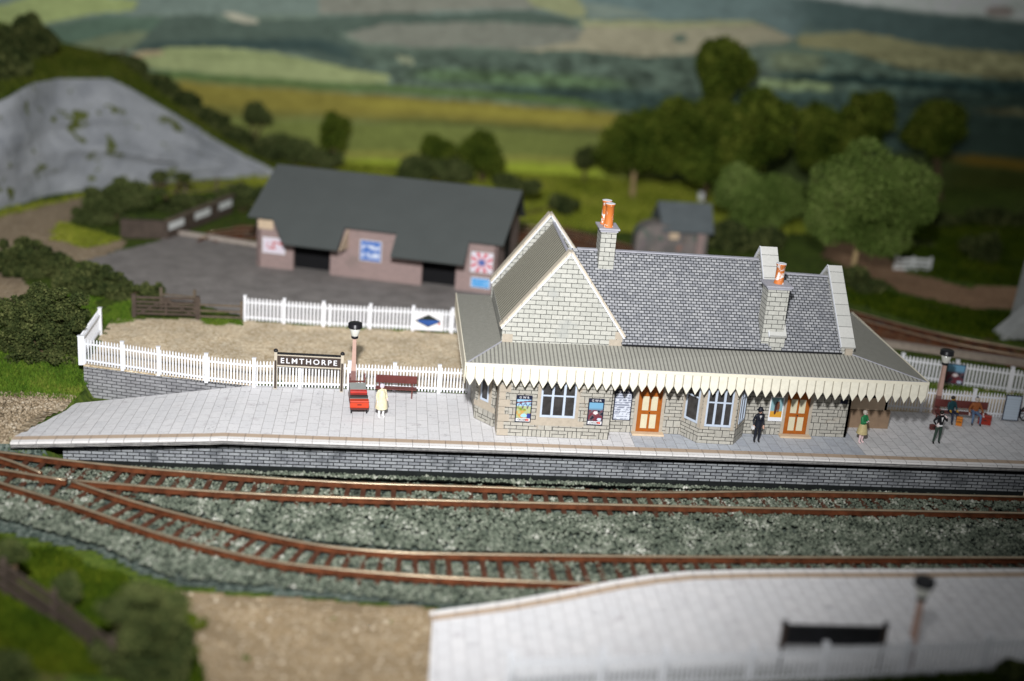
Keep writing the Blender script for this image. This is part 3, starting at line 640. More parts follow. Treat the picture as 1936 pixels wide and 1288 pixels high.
def chimney(x0, x1, y0, y1, z0, z1, pots, tilt=0.0):
    b = MB(); b.box(x0, x1, y0, y1, z0, z1); c = b.build('chimney', M['stone_gable'], ST)
    MB().box(x0-.13, x1+.13, y0-.12, y1+.12, z1, z1+.09).box(x0-.06, x1+.06, y0-.06, y1+.06, z1-.1, z1).build('chimney_cap', M['lead'], c, .015)
    for px_, py_, h in pots:
        p = MB().lathe((px_, py_, z1+.09), [(.245,0),(.235,.08),(.21,.12),(.205,h-.1),(.235,h-.08),(.235,h)], 16).build('chimney_pot', M['pot'], c)
        MB().lathe((px_, py_, z1+.09+h), [(.24,0),(.24,.012),(.17,.012),(.165,.006)], 16).build('pot_rim', M['white_edge'], p)
chimney(6.27, 7.0, 4.62, 5.75, 6.2, 8.98, [(6.62, 4.95, 1.12), (6.55, 5.50, 1.15)])
chimney(13.92, 14.92, 2.15, 3.1, 4.1, 7.28, [(14.5, 2.62, .95)])

# ------------------------------------------------------------------ printed pictures
def picture(name, X, w, h, fn, parent=None, nx=24, nz=34, th=.03):
    u, v = np.meshgrid(np.linspace(0, 1, nx), np.linspace(0, 1, nz), indexing='ij'); c = fn(u, v).reshape(-1, 3)
    p = np.stack([u*w, np.full(u.shape, -th), v*h], -1).reshape(-1, 3); A = np.array(X); p = p @ A[:3, :3].T+A[:3, 3]
    i = np.arange(nx*nz).reshape(nx, nz); q = np.stack([i[:-1, :-1], i[1:, :-1], i[1:, 1:], i[:-1, 1:]], -1).reshape(-1, 4)
    return raw(name, p, q, M['print'], parent, col=c)
def blend(base, mask, col): return base*(1-mask[..., None])+np.array(col)*mask[..., None]
def viaduct(u, v):
    c = np.ones(u.shape+(3,))*np.array(lin(150,190,220)); n = fbm(u*5, v*7, 2)
    c = blend(c, (v < .66).astype(float), lin(165,175,130)); c = blend(c, ((v < .55) & (n > .5)).astype(float), lin(120,140,50)); c = blend(c, ((v < .40) & (n > .42)).astype(float), lin(185,150,85))
    for k in (.25, .6, .95): 
        r = np.hypot((u-k)/.15, (v-.55)/.22); c = blend(c, ((r > .85) & (r < 1.15) & (v > .5)).astype(float), lin(90,70,90))
    c = blend(c, ((v > .78+.1*u) & (v < .86+.1*u)).astype(float), lin(110,60,60)); c = blend(c, (np.hypot((u-.55)/.22, (v-.13)/.1) < 1).astype(float), lin(150,200,240)); c = blend(c, ((v < .25) & (u > .75)).astype(float), lin(50,60,130))
    return c
def crowd(u, v):
    n = fbm(u*4, v*5, 8); c = np.ones(u.shape+(3,))*np.array(lin(110,160,190)); c = blend(c, sm(.75, .5, v), lin(95,85,90)); c = blend(c, ((n > .5) & (v < .6)).astype(float), lin(110,50,60)); c = blend(c, ((n < .38) & (v < .6)).astype(float), lin(30,30,45))
    c = blend(c, (np.hypot((u-.5)/.16, (v-.45)/.09) < 1).astype(float), lin(225,215,215)); c = blend(c, (np.hypot((u-.8)/.15, (v-.1)/.08) < 1).astype(float), lin(190,205,225)); return c
def timetable(u, v):
    c = np.ones(u.shape+(3,))*np.array(lin(200,205,215)); n = (np.sin(v*70) > .2) & (fbm(u*9, v*16, 4) > .45); return blend(c, n.astype(float), lin(120,125,140))
def dancer(u, v):
    c = np.ones(u.shape+(3,))*np.array(lin(130,165,170)); c = blend(c, (v < .42).astype(float), lin(205,150,50)); c = blend(c, (np.hypot((u-.45-.2*(v-.5))/.13, (v-.55)/.3) < 1).astype(float), lin(70,45,40)); c = blend(c, (np.hypot((u-.65)/.1, (v-.6)/.25) < 1).astype(float), lin(110,70,50)); return blend(c, (v < .13).astype(float), lin(220,225,230))
def poster(label, origin, xd, w, h, fn, head=None, foot=None, foot_red=True, board=True, cat='poster', group=None, lean=(0,0,1)):
    X = frame(origin, xd, lean); t_ = thing('poster', label, cat, tuple(origin), 0, group); X = Matrix.Translation(-Vector(origin)) @ X
    MB(X).box(0, w, -.03, -.002, 0, h).build('board', M['navy'] if board else M['sign_white'], t_)
    hh = .2 if head else .05; fh = .21 if foot else .04
    Y = X @ Matrix.Translation((.05, -.005, fh)); picture('picture', Y, w-.1, h-hh-fh, fn, t_)
    if head: text('heading', head, w*.6, .105, M['sign_white'], t_, X @ Matrix.Translation((w/2, -.034, h-.1)), spacing=1.6)
    if foot:
        MB(X).box(.05, w-.05, -.037, -.03, .05, .195).build('foot_panel', M['sign_white'], t_)
        text('lettering', foot, w*.56, .095, M['black'], t_, X @ Matrix.Translation((.08+w*.3, -.043, .122)), bold=.02)
        if foot_red: MB(X).lathe((w-.19, 0, .122), [(.001,0),(.001,.001)], 6).build('roundel', M['orange_red'], t_) if False else MB(X).box(w-.27, w-.1, -.042, -.037, .08, .17).build('roundel', M['orange_red'], t_)
    return t_
poster('framed poster of a stone viaduct lettered YORKSHIRE, left of the triple window', (2.42, wp(2.42)-.004, .72), fx, .74, 1.32, viaduct, 'GWR', 'YORKSHIRE', group='posters on the station wall')
poster('framed poster of a crowd scene lettered LONDON, right of the triple window', (5.75, wp(5.75)-.004, .72), fx, .74, 1.32, crowd, 'GWR', 'LONDON', group='posters on the station wall')
poster('grey timetable in a dark frame on the stone wall left of the first door', (7.12, 1.545, .62), (1,0,0), .86, 1.55, timetable, 'GWR', None, group='posters on the station wall')
poster('unframed blue and orange poster beside the second orange door', (14.72, 1.945, .72), (1,0,0), .68, 1.25, dancer, None, None, board=False, group='posters on the station wall')

# ------------------------------------------------------------------ fences
def fence(label, pts, h=1.38, gap=.156, post=2.2, mat=None, zf=None, group='white picket fences', pw=.066):
    mat = mat or M['white']; pts = [np.array(p, float) for p in pts]; o = pts[0]; t_ = thing('picket_fence', label, 'fence', tuple(o), 0, group); pb = MB(); acc = 0; lp = -1e9; posts = []
    for a, c in zip(pts[:-1], pts[1:]):
        L = np.linalg.norm(c-a); d = (c-a)/L; n = int(L/gap)
        for z in (.22, h-.3): pb.bar(tuple(a-o+[0,0,z]), tuple(c-o+[0,0,z]), .05, .09)
        for i in range(n+1):
            p = a+d*(i*gap)-o; nrm = np.array([d[1], -d[0], 0])*.045
            hx = d[:3]*pw/2; z1 = h-.09; q = p+nrm; jz = random.uniform(-.012, .012)
            e = np.array([0, 0, 1.]); f2 = np.array([d[1], -d[0], 0])*.03
            v = [q-hx+e*.06, q+hx+e*.06, q+hx+e*(z1+jz), q+e*(h+jz), q-hx+e*(z1+jz)]
            pb.prism([tuple(k) for k in v], (0,0,0), tuple(f2))
        k = 0.
        while k < L-.3:
            if not posts or np.linalg.norm(posts[-1]-(a+d*k-o)) > .9: posts.append(a+d*k-o)
            k += post
    posts.append(pts[-1]-o)
    pb.build('picket_panel', mat, t_)
    for p in posts:
        p = p+np.array([0,.02,0]); MB().box(p[0]-.08, p[0]+.08, p[1]-.075, p[1]+.075, p[2]-.05, p[2]+h+.06).box(p[0]-.1, p[0]+.1, p[1]-.095, p[1]+.095, p[2]+h+.06, p[2]+h+.1).build('post', mat, t_)
    return t_
fz = lambda px, py, z=.02: P(px, py, z)
fence('white picket fence behind the platform name board, climbing left onto the stone wall', [fz(158,688,.04), fz(232,699,.03), fz(300,709,.02), fz(390,722,0), fz(480,731,0), np.array([-5.3,5.74,0]), np.array([.62,5.74,0])])
fence('short end length of white picket fence beside the dark bush', [fz(190,632), fz(152,688)], post=5)
fence('white picket fence along the tarmac yard with a blue diamond sign on it', [fz(463,606), fz(625,618), fz(780,625), np.array([1.2,15.1,.02])], gap=.205, pw=.105)
fence('white picket fence behind the bench at the right end of the platform', [np.array([21.3,5.95,0]), fz(1740,779,0), fz(1960,796,0), np.array([34,4.5,0])], post=2.6)
fence('rear white picket fence at right, carrying a grey picture poster', [np.array([20.5,11.7,0]), fz(1700,715), fz(1936,746), fz(2050,762)], post=2.9, gap=.19, pw=.095)
fence('out-of-focus white picket fence along the back of the near platform', [P(960,1312,-.02), P(1250,1302,0), P(1550,1290,0), P(1936,1268,0), P(2100,1260,0)], mat=M['white'], post=2.9, gap=.17, pw=.085)
# retaining wall
wl = [(-18.45,7.70),(-14.64,6.80),(-9.92,5.90)]
b = MB(); b2 = MB()
for (xa, ya), (xb, yb2) in zip(wl[:-1], wl[1:]):
    b.prism([(xa,ya-.1,-1.7),(xb,yb2-.1,-1.7),(xb,yb2-.1,-.06),(xa,ya-.1,-.06)], (0,0,0), (0,.5,0)); b2.prism([(xa,ya-.15,-.06),(xb,yb2-.15,-.06),(xb,yb2-.15,.02),(xa,ya-.15,.02)], (0,0,0), (0,.95,0))
t = thing('retaining_wall', 'grey stone block retaining wall beneath the left picket fence', 'wall', (0,0,0)); b.build('stone_face', M['retwall'], t); b2.build('wall_coping', M['gravel'], t)
MB().prism([(-18.45,7.6,-1.6),(-18.45,9.4,-1.6),(-18.45,9.4,-.06),(-18.45,7.6,-.06)], (0,0,0), (.2,0,0)).build('wall_return', M['retwall'], t)

# signs hung on fences
X0 = P(779,620,.12); X0 = X0+np.array([0,-.30,0])
t = thing('fence_sign', 'white sign with a blue diamond emblem hung on the picket fence beside the yard', 'sign', tuple(X0), math.atan2(-.12, 7))
MB().box(0, 1.75, -.04, -.01, 0, 1.12).build('sign_board', M['sign_white'], t)
b = MB(); b.add([(.14,-.046,.56),(.88,-.046,.20),(1.62,-.046,.56),(.88,-.046,.94)], [(0,1,2,3)]); em = b.build('emblem', M['case_dark'], t)
MB().add([(.34,-.05,.50),(.88,-.05,.27),(1.42,-.05,.50),(1.50,-.05,.62),(.26,-.05,.62)], [(0,1,2,3,4)]).build('emblem_band', plain('emblem blue', (.025,.09,.33), .6), t)
MB().add([(1.42,-.052,.42),(1.5,-.052,.5),(1.6,-.052,.42),(1.5,-.052,.36)], [(0,1,2,3)]).build('emblem_mark', M['red'], t)
poster('grey picture poster fixed to the rear right picket fence behind the lamp', tuple(P(1783,722,.15)+np.array([0,-.12,0])), (1,-.26,0), 1.0, 1.15, crowd, None, None)
# notice board at right
q = P(1891,792,.08)+np.array([0,-.12,0])
poster('pale notice in a dark frame on the white fence right of the bench', tuple(q), (1,-.1,0), .84, 1.38, lambda u, v: np.ones(u.shape+(3,))*np.array(lin(185,198,210))*(1-.12*(np.sin(v*60) > .5)[..., None]), None, None, cat='notice board')

# ------------------------------------------------------------------ name boards
def nameboard(label, loc, rotz, w, letters='ELMTHORPE', pm='sign_frame'):
    t_ = thing('name_board', label, 'name board', loc, rotz, 'platform name boards'); s = 1
    for x in (-w/2, w/2):
        p = MB().box(x-.075, x+.075, -.075, .075, 0, 1.92).build('post', M[pm], t_, .012); MB().box(x-.05,x+.05,-.08,-.07,.05,1.5).build('post_strip', M['sign_brown'], p)  # dark brown strip down the front of each post
        MB().lathe((x, 0, 1.92), [(.1,0),(.115,.05),(.08,.12),(.03,.15)], 12).build('finial', M['black'], p)
    bd = MB().box(-w/2+.08, w/2-.08, -.035, .035, 1.22, 1.80).build('board', M['sign_brown'], t_)
    fr = MB(); 
    for z in (1.19, 1.74): fr.box(-w/2+.08, w/2-.08, -.05, .05, z, z+.06)
    fr.build('frame', M[pm], t_); MB().box(-w/2+.02, w/2-.02, -.06, .06, 1.80, 1.88).build('top_rail', M['black'], t_)
    MB().box(-w/2+.1, w/2-.1, .052, .06, 1.2, 1.8).build('back_panel', M['black'], t_)
    if letters: text('lettering', letters, w-.50, .27, M['sign_white'], bd, Matrix.Translation((0, -.042, 1.49)), spacing=1.35, bold=.012)
    return t_
nameboard('brown platform name board on two posts reading ELMTHORPE', tuple(P(583,738,0)), R(-1.2), 3.2)
nb = P(1567,1287,0); nameboard('blurred dark back of a name board behind the near white fence', tuple(nb+np.array([0,.25,0])), R(180), 3.35, pm='sign_brown')

# ------------------------------------------------------------------ lamps, benches, trolley
def lamp(label, loc):
    t_ = thing('platform_lamp', label, 'lamp', loc, 0, 'platform lamps')
    MB().box(-.15,.15,-.15,.15,0,1.05,0,(.03,.03)).build('lower_post', M['post_brown'], t_, .015); MB().box(-.115,.115,-.115,.115,1.05,2.72,0,(.03,.03)).build('post', M['post_tan'], t_, .012)
    MB().lathe((0,0,2.70), [(.1,0),(.17,.02),(.17,.12),(.15,.14)], 12).build('collar', M['black'], t_)
    MB().lathe((0,0,2.84), [(.16,0),(.29,.42),(.27,.425)], 12).build('lantern', M['glass'], t_)
    MB().lathe((0,0,3.262), [(.35,0),(.355,.05),(.33,.07),(.345,.20),(.30,.235),(.05,.25)], 14).build('lamp_cap', M['black'], t_)
    return t_
lamp('tan platform lamp behind the luggage trolley, black capped lantern', tuple(P(667,738,0)))
lamp('tan platform lamp at right beside the occupied bench', tuple(P(1768,783,0)))
lamp('strongly blurred platform lamp on the near platform at lower right', tuple(P(1714,1270,0)))
def bench(label, loc, rotz=0, w=2.0):
    t_ = thing('platform_bench', label, 'bench', loc, rotz, 'platform benches')
    MB().box(-w/2, w/2, -.22, -.02, .42, .47).box(-w/2, w/2, 0, .2, .42, .47).build('seat', M['maroon'], t_, .012)
    MB().box(-w/2, w/2, .20, .25, .62, 1.02).build('backrest', M['maroon'], t_, .012)
    for x in (-w/2+.18, w/2-.22):
        l = MB(); l.bar((x,-.18,0),(x,-.18,.42),.06); l.bar((x,.2,0),(x,.23,.95),.06); l.bar((x,-.2,.39),(x,.22,.39),.05); l.bar((x,-.18,.42),(x,-.18,.62),.045); l.build('leg', M['maroon'], t_)
    return t_
bench('empty maroon platform bench in front of the white fence, near the yellow coat', tuple(P(748,750,0)), R(-1))
bench('maroon platform bench at right with people sitting on it', tuple(P(1815,796,0)), R(-5), 2.7)
tb = P(679,786,0)
t = thing('luggage_trolley', 'brown flat luggage trolley loaded with cases beside the lamp', 'trolley', tuple(tb), R(5))
MB().box(-.42,.42,.0,2.15,.30,.36).build('deck', M['maroon'], t)
for x in (-.36,.36): MB().bar((x,2.15,.3),(x,2.35,1.18),.07).bar((x,2.35,1.18),(x,2.2,1.26),.07).build('handle', M['maroon'], t)
MB().bar((-.36,2.27,.85),(.36,2.27,.85),.06).build('cross_bar', M['maroon'], t)
for x in (-.36,.36):
    for y in (.3, 1.8): MB().tube((x-.03,y,.15),(x+.03,y,.15),.15,None,14).build('wheel', M['black'], t)
def case(label, name, cat, loc, rotz, w, d, h, mat, strap=None):
    t_ = thing(name, label, cat, loc, rotz); MB().box(-w/2,w/2,-d/2,d/2,0,h).build('body', mat, t_, .025)
    MB().box(-w/2-.006,w/2+.006,-d/2-.006,d/2+.006,h*.78,h*.82).build('lid_seam', strap or M['case_dark'], t_)
    MB().bar((-.1,-d/2-.02,h*.5),(.1,-d/2-.02,h*.5),.025,.03).build('handle', strap or M['case_dark'], t_)
    return t_
def on(y, z=.362): 
    c, s = math.cos(R(5)), math.sin(R(5)); return (tb[0]-s*y, tb[1]+c*y, z)
case('large grey trunk at the back of the luggage trolley', 'trunk', 'trunk', on(1.62), R(5), .78, .92, .50, M['grey_case'])
case('red suitcase between the grey trunk and the black case on the trolley', 'suitcase', 'suitcase', on(.98), R(5), .80, .30, .52, M['red'])
case('black suitcase between the two red cases on the trolley', 'suitcase', 'suitcase', on(.62), R(5), .84, .34, .40, M['case_dark'], M['grey_case'])
case('orange red suitcase at the front of the trolley', 'suitcase', 'suitcase', on(.22), R(5), .88, .36, .34, M['orange_red'])

# ------------------------------------------------------------------ people
def person(label, loc, rotz, J, Rad, edges, matmap, mats):
    t_ = thing('person', label, 'person', loc, rotz)
    names = list(J); me = bpy.data.meshes.new('body'); me.from_pydata([J[n] for n in names], [(names.index(a), names.index(b)) for a, b in edges], [])
    o = bpy.data.objects.new('body', me); COL.objects.link(o)
    sk = o.modifiers.new('Skin', 'SKIN'); sk.use_smooth_shade = True
    if not me.skin_vertices: me.skin_vertices.new()
    for i, n in enumerate(names):
        r = Rad[n]; me.skin_vertices[0].data[i].radius = r if isinstance(r, tuple) else (r, r); me.skin_vertices[0].data[i].use_root = (n == 'hip')
    ss = o.modifiers.new('Sub', 'SUBSURF'); ss.levels = 2; ss.render_levels = 2
    bpy.context.view_layer.update(); m2 = bpy.data.meshes.new_from_object(o.evaluated_get(bpy.context.evaluated_depsgraph_get()))
    o.modifiers.clear(); o.data = m2; m2.name = 'body'; m2.materials.clear()
    for m in mats: m2.materials.append(M[m])
    seg = [(Vector(J[a]), Vector(J[b]), matmap.get((a, b), matmap.get('*', 0))) for a, b in edges]
    for p in m2.polygons:
        c = p.center; best = 1e9
        for a, b, k in seg:
            d = b-a; u = max(0, min(1, (c-a).dot(d)/max(d.length_squared, 1e-9))); q = (c-(a+d*u)).length
            if q < best: best = q; p.material_index = k
        p.use_smooth = True
    o.parent = t_; return t_
def std(pose):
    """standing skeleton, facing -Y; pose overrides joints"""
    J = dict(hip=(0,0,.90), waist=(0,0,1.06), chest=(0,-.01,1.28), neck=(0,0,1.43), throat=(0,-.005,1.49), head=(0,-.02,1.57), crown=(0,-.01,1.66),
             shL=(.175,0,1.36), elL=(.23,.02,1.10), wrL=(.24,-.06,.88), haL=(.24,-.085,.79), shR=(-.175,0,1.36), elR=(-.23,.02,1.10), wrR=(-.24,-.06,.88), haR=(-.24,-.085,.79),
             hpL=(.09,0,.86), knL=(.10,-.02,.48), anL=(.11,.01,.09), toL=(.115,-.12,.045), hpR=(-.09,0,.86), knR=(-.10,-.02,.48), anR=(-.11,.01,.09), toR=(-.115,-.12,.045))
    J.update(pose); return J
RAD = dict(hip=(.15,.115), waist=(.135,.10), chest=(.165,.115), neck=.065, throat=.055, head=(.085,.10), crown=.065, shL=.072, elL=.052, wrL=.04, haL=(.045,.03), shR=.072, elR=.052, wrR=.04, haR=(.045,.03),
           hpL=.095, knL=.068, anL=.046, toL=.045, hpR=.095, knR=.068, anR=.046, toR=.045)
ED = [('hip','waist'),('waist','chest'),('chest','neck'),('neck','throat'),('throat','head'),('head','crown'),('chest','shL'),('shL','elL'),('elL','wrL'),('wrL','haL'),('chest','shR'),('shR','elR'),('elR','wrR'),('wrR','haR'),
      ('hip','hpL'),('hpL','knL'),('knL','anL'),('anL','toL'),('hip','hpR'),('hpR','knR'),('knR','anR'),('anR','toR')]
def mm(top, leg, shin, shoe, skin=0, hand=0):
    d = {'*': top}
    for e in ED:
        a, b = e
        if a in ('throat','head') : d[e] = skin
        elif b.startswith('ha'): d[e] = hand
        elif b.startswith('hp') or b.startswith('kn'): d[e] = leg
        elif b.startswith('an'): d[e] = shin
        elif b.startswith('to'): d[e] = shoe
    return d
def fingers(parent, J, side, mat):
    h = Vector(J['ha'+side]); w = Vector(J['wr'+side]); d = (h-w).normalized(); x = Vector((1,0,0)) if abs(d.x) < .8 else Vector((0,1,0)); b = MB()
    for i, L in enumerate((.075,.085,.08,.062)):
        o = h+x*(-.03+.02*i); m_ = o+d*L*.6; e = m_+(d+Vector((0,-.6,0))).normalized()*L*.45; b.tube(o, m_, .011, .010, 6); b.tube(m_, e, .010, .008, 6)
    s = h-d*.03+x*.035*(-1 if side == 'L' else 1); b.tube(s, s+(d*.5+x*(-1 if side == 'L' else 1)*.6).normalized()*.06, .012, .009, 6)
    b.build('fingers', mat, parent)
def face(parent, J, hair, hat=None, skin=None, brim=.0):
    h = Vector(J['head']); b = MB()
    b.tube(h+Vector((0,-.10,.0)), h+Vector((0,-.128,-.015)), .02, .012, 6); b.build('nose', skin or M['skin'], parent)
    b = MB()
    for s in (-1, 1): b.lathe(tuple(h+Vector((s*.035,-.098,.02))), [(.004,-.008),(.011,0),(.004,.008)], 6)
    b.build('eyes', M['hair_dark'], parent); MB().box(h.x-.025,h.x+.025,h.y-.105,h.y-.09,h.z-.055,h.z-.047).build('mouth', M['case_red'], parent)
    if hair:
        MB().lathe((h.x, h.y+.025, h.z-.03), [(.10,0),(.112,.06),(.10,.12),(.06,.155),(.01,.165)], 12).build('hair', M[hair], parent)
    if hat:
        MB().lathe((h.x, h.y, h.z+.07), [(.175,0),(.17,.015),(.105,.02),(.11,.08),(.09,.13),(.04,.15)], 14).build('hat', M[hat], parent)
# woman in a yellow coat
J = std({'elL':(.24,.03,1.12),'elR':(-.24,.03,1.12),'haL':(.22,-.16,.95),'wrL':(.23,-.1,.98)})
t = person('person in a long pale yellow coat standing beside the luggage trolley', tuple(P(720,790,0)), R(25), J, RAD, ED, mm(1,1,2,2,0,0), ['pale_skin','coat_yellow','shirt'])
MB().lathe((0,0,.50), [(.30,0),(.27,.3),(.20,.55),(.19,.72),(.12,.90)], 16).build('coat', M['coat_yellow'], t); face(t, J, 'lilac', None, M['pale_skin']); fingers(t, J, 'L', M['pale_skin']); fingers(t, J, 'R', M['pale_skin'])
# man in a bowler hat
J = std({'elR':(-.27,.03,1.10),'wrR':(-.26,-.07,.90),'haR':(-.26,-.10,.81)})
t = person('person in a black suit, white shirt and bowler hat standing by the bay window', tuple(P(1429,836,0)), R(8), J, RAD, ED, mm(1,1,1,2,0,0), ['skin','suit','shoe'])
MB().prism([(-.055,-.128,1.40),(.055,-.128,1.40),(0,-.134,1.20)], (0,0,0), (0,-.01,0)).build('shirt_front', M['shirt'], t); MB().box(-.012,.012,-.15,-.142,1.22,1.38).build('tie', M['black'], t)
MB().lathe((0,0,.80), [(.185,0),(.17,.2),(.165,.32)], 14).build('jacket', M['suit'], t); face(t, J, 'hair_dark', 'suit'); fingers(t, J, 'L', M['skin']); fingers(t, J, 'R', M['skin'])
tp = thing('newspaper', 'small folded white paper held by the person in the bowler hat', 'paper', tuple(P(1429,836,0)+np.array([-.30,-.12,.72])), R(20)); MB().box(-.05,.05,-.09,.04,0,.16).build('sheets', M['shirt'], tp)
# girl in green
J = std({'elL':(.20,-.10,1.12),'wrL':(.08,-.20,1.18),'haL':(.02,-.22,1.20),'elR':(-.20,-.10,1.12),'wrR':(-.08,-.20,1.16),'haR':(-.02,-.22,1.17)})
t = person('person in a green jumper and tan skirt standing under the canopy end', tuple(P(1626,838,0)), R(35), J, RAD, ED, mm(1,2,3,3,0,0), ['pale_skin','green_jumper','tan_skirt','sock_pink'])
MB().lathe((0,0,.52), [(.27,0),(.235,.2),(.18,.42),(.16,.48)], 14).build('skirt', M['tan_skirt'], t); face(t, J, 'hair_fair', None, M['pale_skin']); fingers(t, J, 'L', M['pale_skin'])
# leaning man with his hand to his face
J = std({'elL':(.33,-.05,1.16),'wrL':(.22,-.14,1.38),'haL':(.14,-.15,1.47),'elR':(-.32,.06,1.14),'wrR':(-.20,-.02,.98),'haR':(-.15,-.06,.95),'anR':(-.20,-.02,.09),'toR':(-.22,-.15,.045),'knR':(-.15,-.03,.48)})
t = person('person in a black jacket and dark green trousers with one hand at the face', tuple(P(1770,838,0)), R(5), J, RAD, ED, mm(1,2,2,3,0,0), ['pale_skin','jacket_black','trouser_green','shoe'])
MB().lathe((0,0,.93), [(.155,0),(.16,.03),(.155,.06)], 14).build('belt', M['shirt'], t); MB().prism([(-.05,-.128,1.40),(.05,-.128,1.40),(0,-.134,1.15)], (0,0,0), (0,-.01,0)).build('shirt_front', M['shirt'], t); face(t, J, 'hair_dark', None, M['pale_skin']); fingers(t, J, 'L', M['pale_skin'])
sit = {'hip':(0,0,.56),'waist':(0,.02,.70),'chest':(0,.01,.93),'neck':(0,0,1.08),'throat':(0,-.005,1.14),'head':(0,-.02,1.23),'crown':(0,-.01,1.32),'shL':(.175,0,1.01),'shR':(-.175,0,1.01),'elL':(.24,-.06,.76),'elR':(-.24,-.06,.76),'wrL':(.20,-.24,.66),'haL':(.18,-.32,.64),'wrR':(-.20,-.24,.66),'haR':(-.18,-.32,.64),
       'hpL':(.10,-.05,.54),'knL':(.14,-.44,.52),'anL':(.14,-.46,.09),'toL':(.145,-.58,.045),'hpR':(-.10,-.05,.54),'knR':(-.14,-.44,.52),'anR':(-.14,-.46,.09),'toR':(-.145,-.58,.045)}
bc = P(1815,796,0)
J = std(sit); t = person('person in a dark jacket with a yellow face at the left end of the bench', tuple(bc+np.array([-.62,-.05,0])), R(8), J, RAD, ED, mm(1,2,2,3,0,0), ['face_yellow','teal','trouser_navy','shoe']); face(t, J, 'hair_dark', None, M['face_yellow']); fingers(t, J, 'L', M['face_yellow'])
s2 = dict(sit); s2.update({'elR':(-.30,-.02,.76),'wrR':(-.30,-.12,.56),'elL':(.31,-.05,.76),'wrL':(.36,-.22,.60),'haL':(.38,-.26,.48),'haR':(-.30,-.15,.48),'knL':(.19,-.42,.52),'knR':(-.19,-.42,.52),'anL':(.2,-.44,.09),'anR':(-.2,-.44,.09),'toL':(.21,-.56,.045),'toR':(-.21,-.56,.045)})
J = std(s2); t = person('person in a brown jacket and blue trousers on the bench, holding a red case', tuple(bc+np.array([.62,-.12,0])), R(-6), J, {**RAD, 'chest':(.20,.14), 'waist':(.18,.14), 'shL':.09, 'shR':.09}, ED, mm(1,2,2,3,0,0), ['pale_skin','jacket_brown','jeans','shoe']); face(t, J, 'hair_fair', None, M['pale_skin']); fingers(t, J, 'L', M['pale_skin']); fingers(t, J, 'R', M['pale_skin'])
MB().lathe((J['head'][0], J['head'][1]+.02, J['head'][2]+.10), [(.06,0),(.065,.04),(.03,.08)], 10).build('cap', M['suit'], t)
case('red suitcase held beside the person in the brown jacket', 'suitcase', 'suitcase', tuple(P(1860,802,0)), R(-20), .62, .24, .50, M['case_red'])
case('small brown bag on the paving behind the person in the black jacket', 'bag', 'bag', tuple(P(1762,812,0)), R(10), .26, .2, .26, M['maroon'])
case('orange bag beside the person in the dark jacket on the bench', 'bag', 'bag', tuple(bc+np.array([-.35,-.62,0])), R(-25), .30, .22, .46, M['bag_orange'])
# barrow at the right edge
q = P(1931,792,0)
t = thing('delivery_barrow', 'two wheeled barrow with pale milk churns at the right edge of the platform', 'barrow', tuple(q), R(10))
def ring(b, c, r, w, n=20):
    for i in range(n):
        a0, a1 = 2*math.pi*i/n, 2*math.pi*(i+1)/n; b.bar((c[0]+r*math.cos(a0), c[1], c[2]+r*math.sin(a0)), (c[0]+r*math.cos(a1), c[1], c[2]+r*math.sin(a1)), w)
for y in (-.3, .3):
    b = MB(); ring(b, (0, y, .42), .40, .06)
    for i in range(4): a = math.pi*i/4; b.bar((-.4*math.cos(a), y, .42-.4*math.sin(a)), (.4*math.cos(a), y, .42+.4*math.sin(a)), .025)
    b.build('wheel', M['black'], t)
MB().box(-.3,1.6,-.25,.25,.5,.56).build('deck', M['maroon'], t); MB().bar((-.3,-.2,.5),(-.62,-.2,.25),.05).bar((-.3,.2,.5),(-.62,.2,.25),.05).build('shaft', M['black'], t)
for x, y in ((.1,-.08),(.55,.08),(1.0,-.05)):
    c = thing('milk_churn', ['pale milk churn nearest the wheel on the barrow at right','pale milk churn in the middle of the barrow at right','pale milk churn at the far end of the barrow at right'][int(x*2)], 'milk churn', tuple(q+np.array([x*math.cos(R(10))-y*math.sin(R(10)), x*math.sin(R(10))+y*math.cos(R(10)), .562])), 0, 'milk churns on the barrow')
    MB().lathe((0,0,0), [(.17,0),(.17,.45),(.11,.58),(.10,.66),(.13,.68),(.12,.73)], 14).build('churn_body', M['sign_frame'], c)
    MB().lathe((0,0,.73), [(.12,0),(.12,.03),(.04,.06)], 14).build('lid', M['post_tan'], c)
# cream starting signal post at the right edge
q = P(1939,952,-1.35); t = thing('signal_post', 'blurred cream painted post at the right edge in front of the platform wall', 'post', tuple(q), 0)
MB().box(-.14,.14,-.14,.14,0,1.9).build('post', M['cream_plain'], t, .02); MB().box(-.2,.2,-.2,.2,1.9,2.02,0,(.08,.08)).build('cap', M['cream_plain'], t)

# ------------------------------------------------------------------ goods shed
A = np.array([-12.07, 27.1]); ang = math.atan2(-3.2, 12.7)
SH = thing('goods_shed', 'long brick shed with a plain grey roof and two open doorways in the tarmac yard', 'shed', (A[0], A[1], -.06), ang)
LX, DP = 15.7, 8.0
def hwall(poly, th=.25, mat=None, name='wall'): return MB().prism(poly, (0,0,0), (0, th, 0)).build(name, mat or M['shed_brick'], SH)
hwall([(0,0,0),(2.45,0,0),(2.45,0,2.1),(2.45,0,3.25),(0,0,3.25)]); hwall([(4.9,0,0),(10.9,0,0),(10.9,0,3.25),(4.9,0,3.25)]); hwall([(13.1,0,0),(LX,0,0),(LX,0,3.25),(13.1,0,3.25)])
hwall([(2.45,0,2.0),(4.9,0,2.0),(4.9,0,3.25),(2.45,0,3.25)], .25, M['brownwood']); hwall([(10.9,0,2.0),(13.1,0,2.0),(13.1,0,3.25),(10.9,0,3.25)], .25, M['brownwood'])
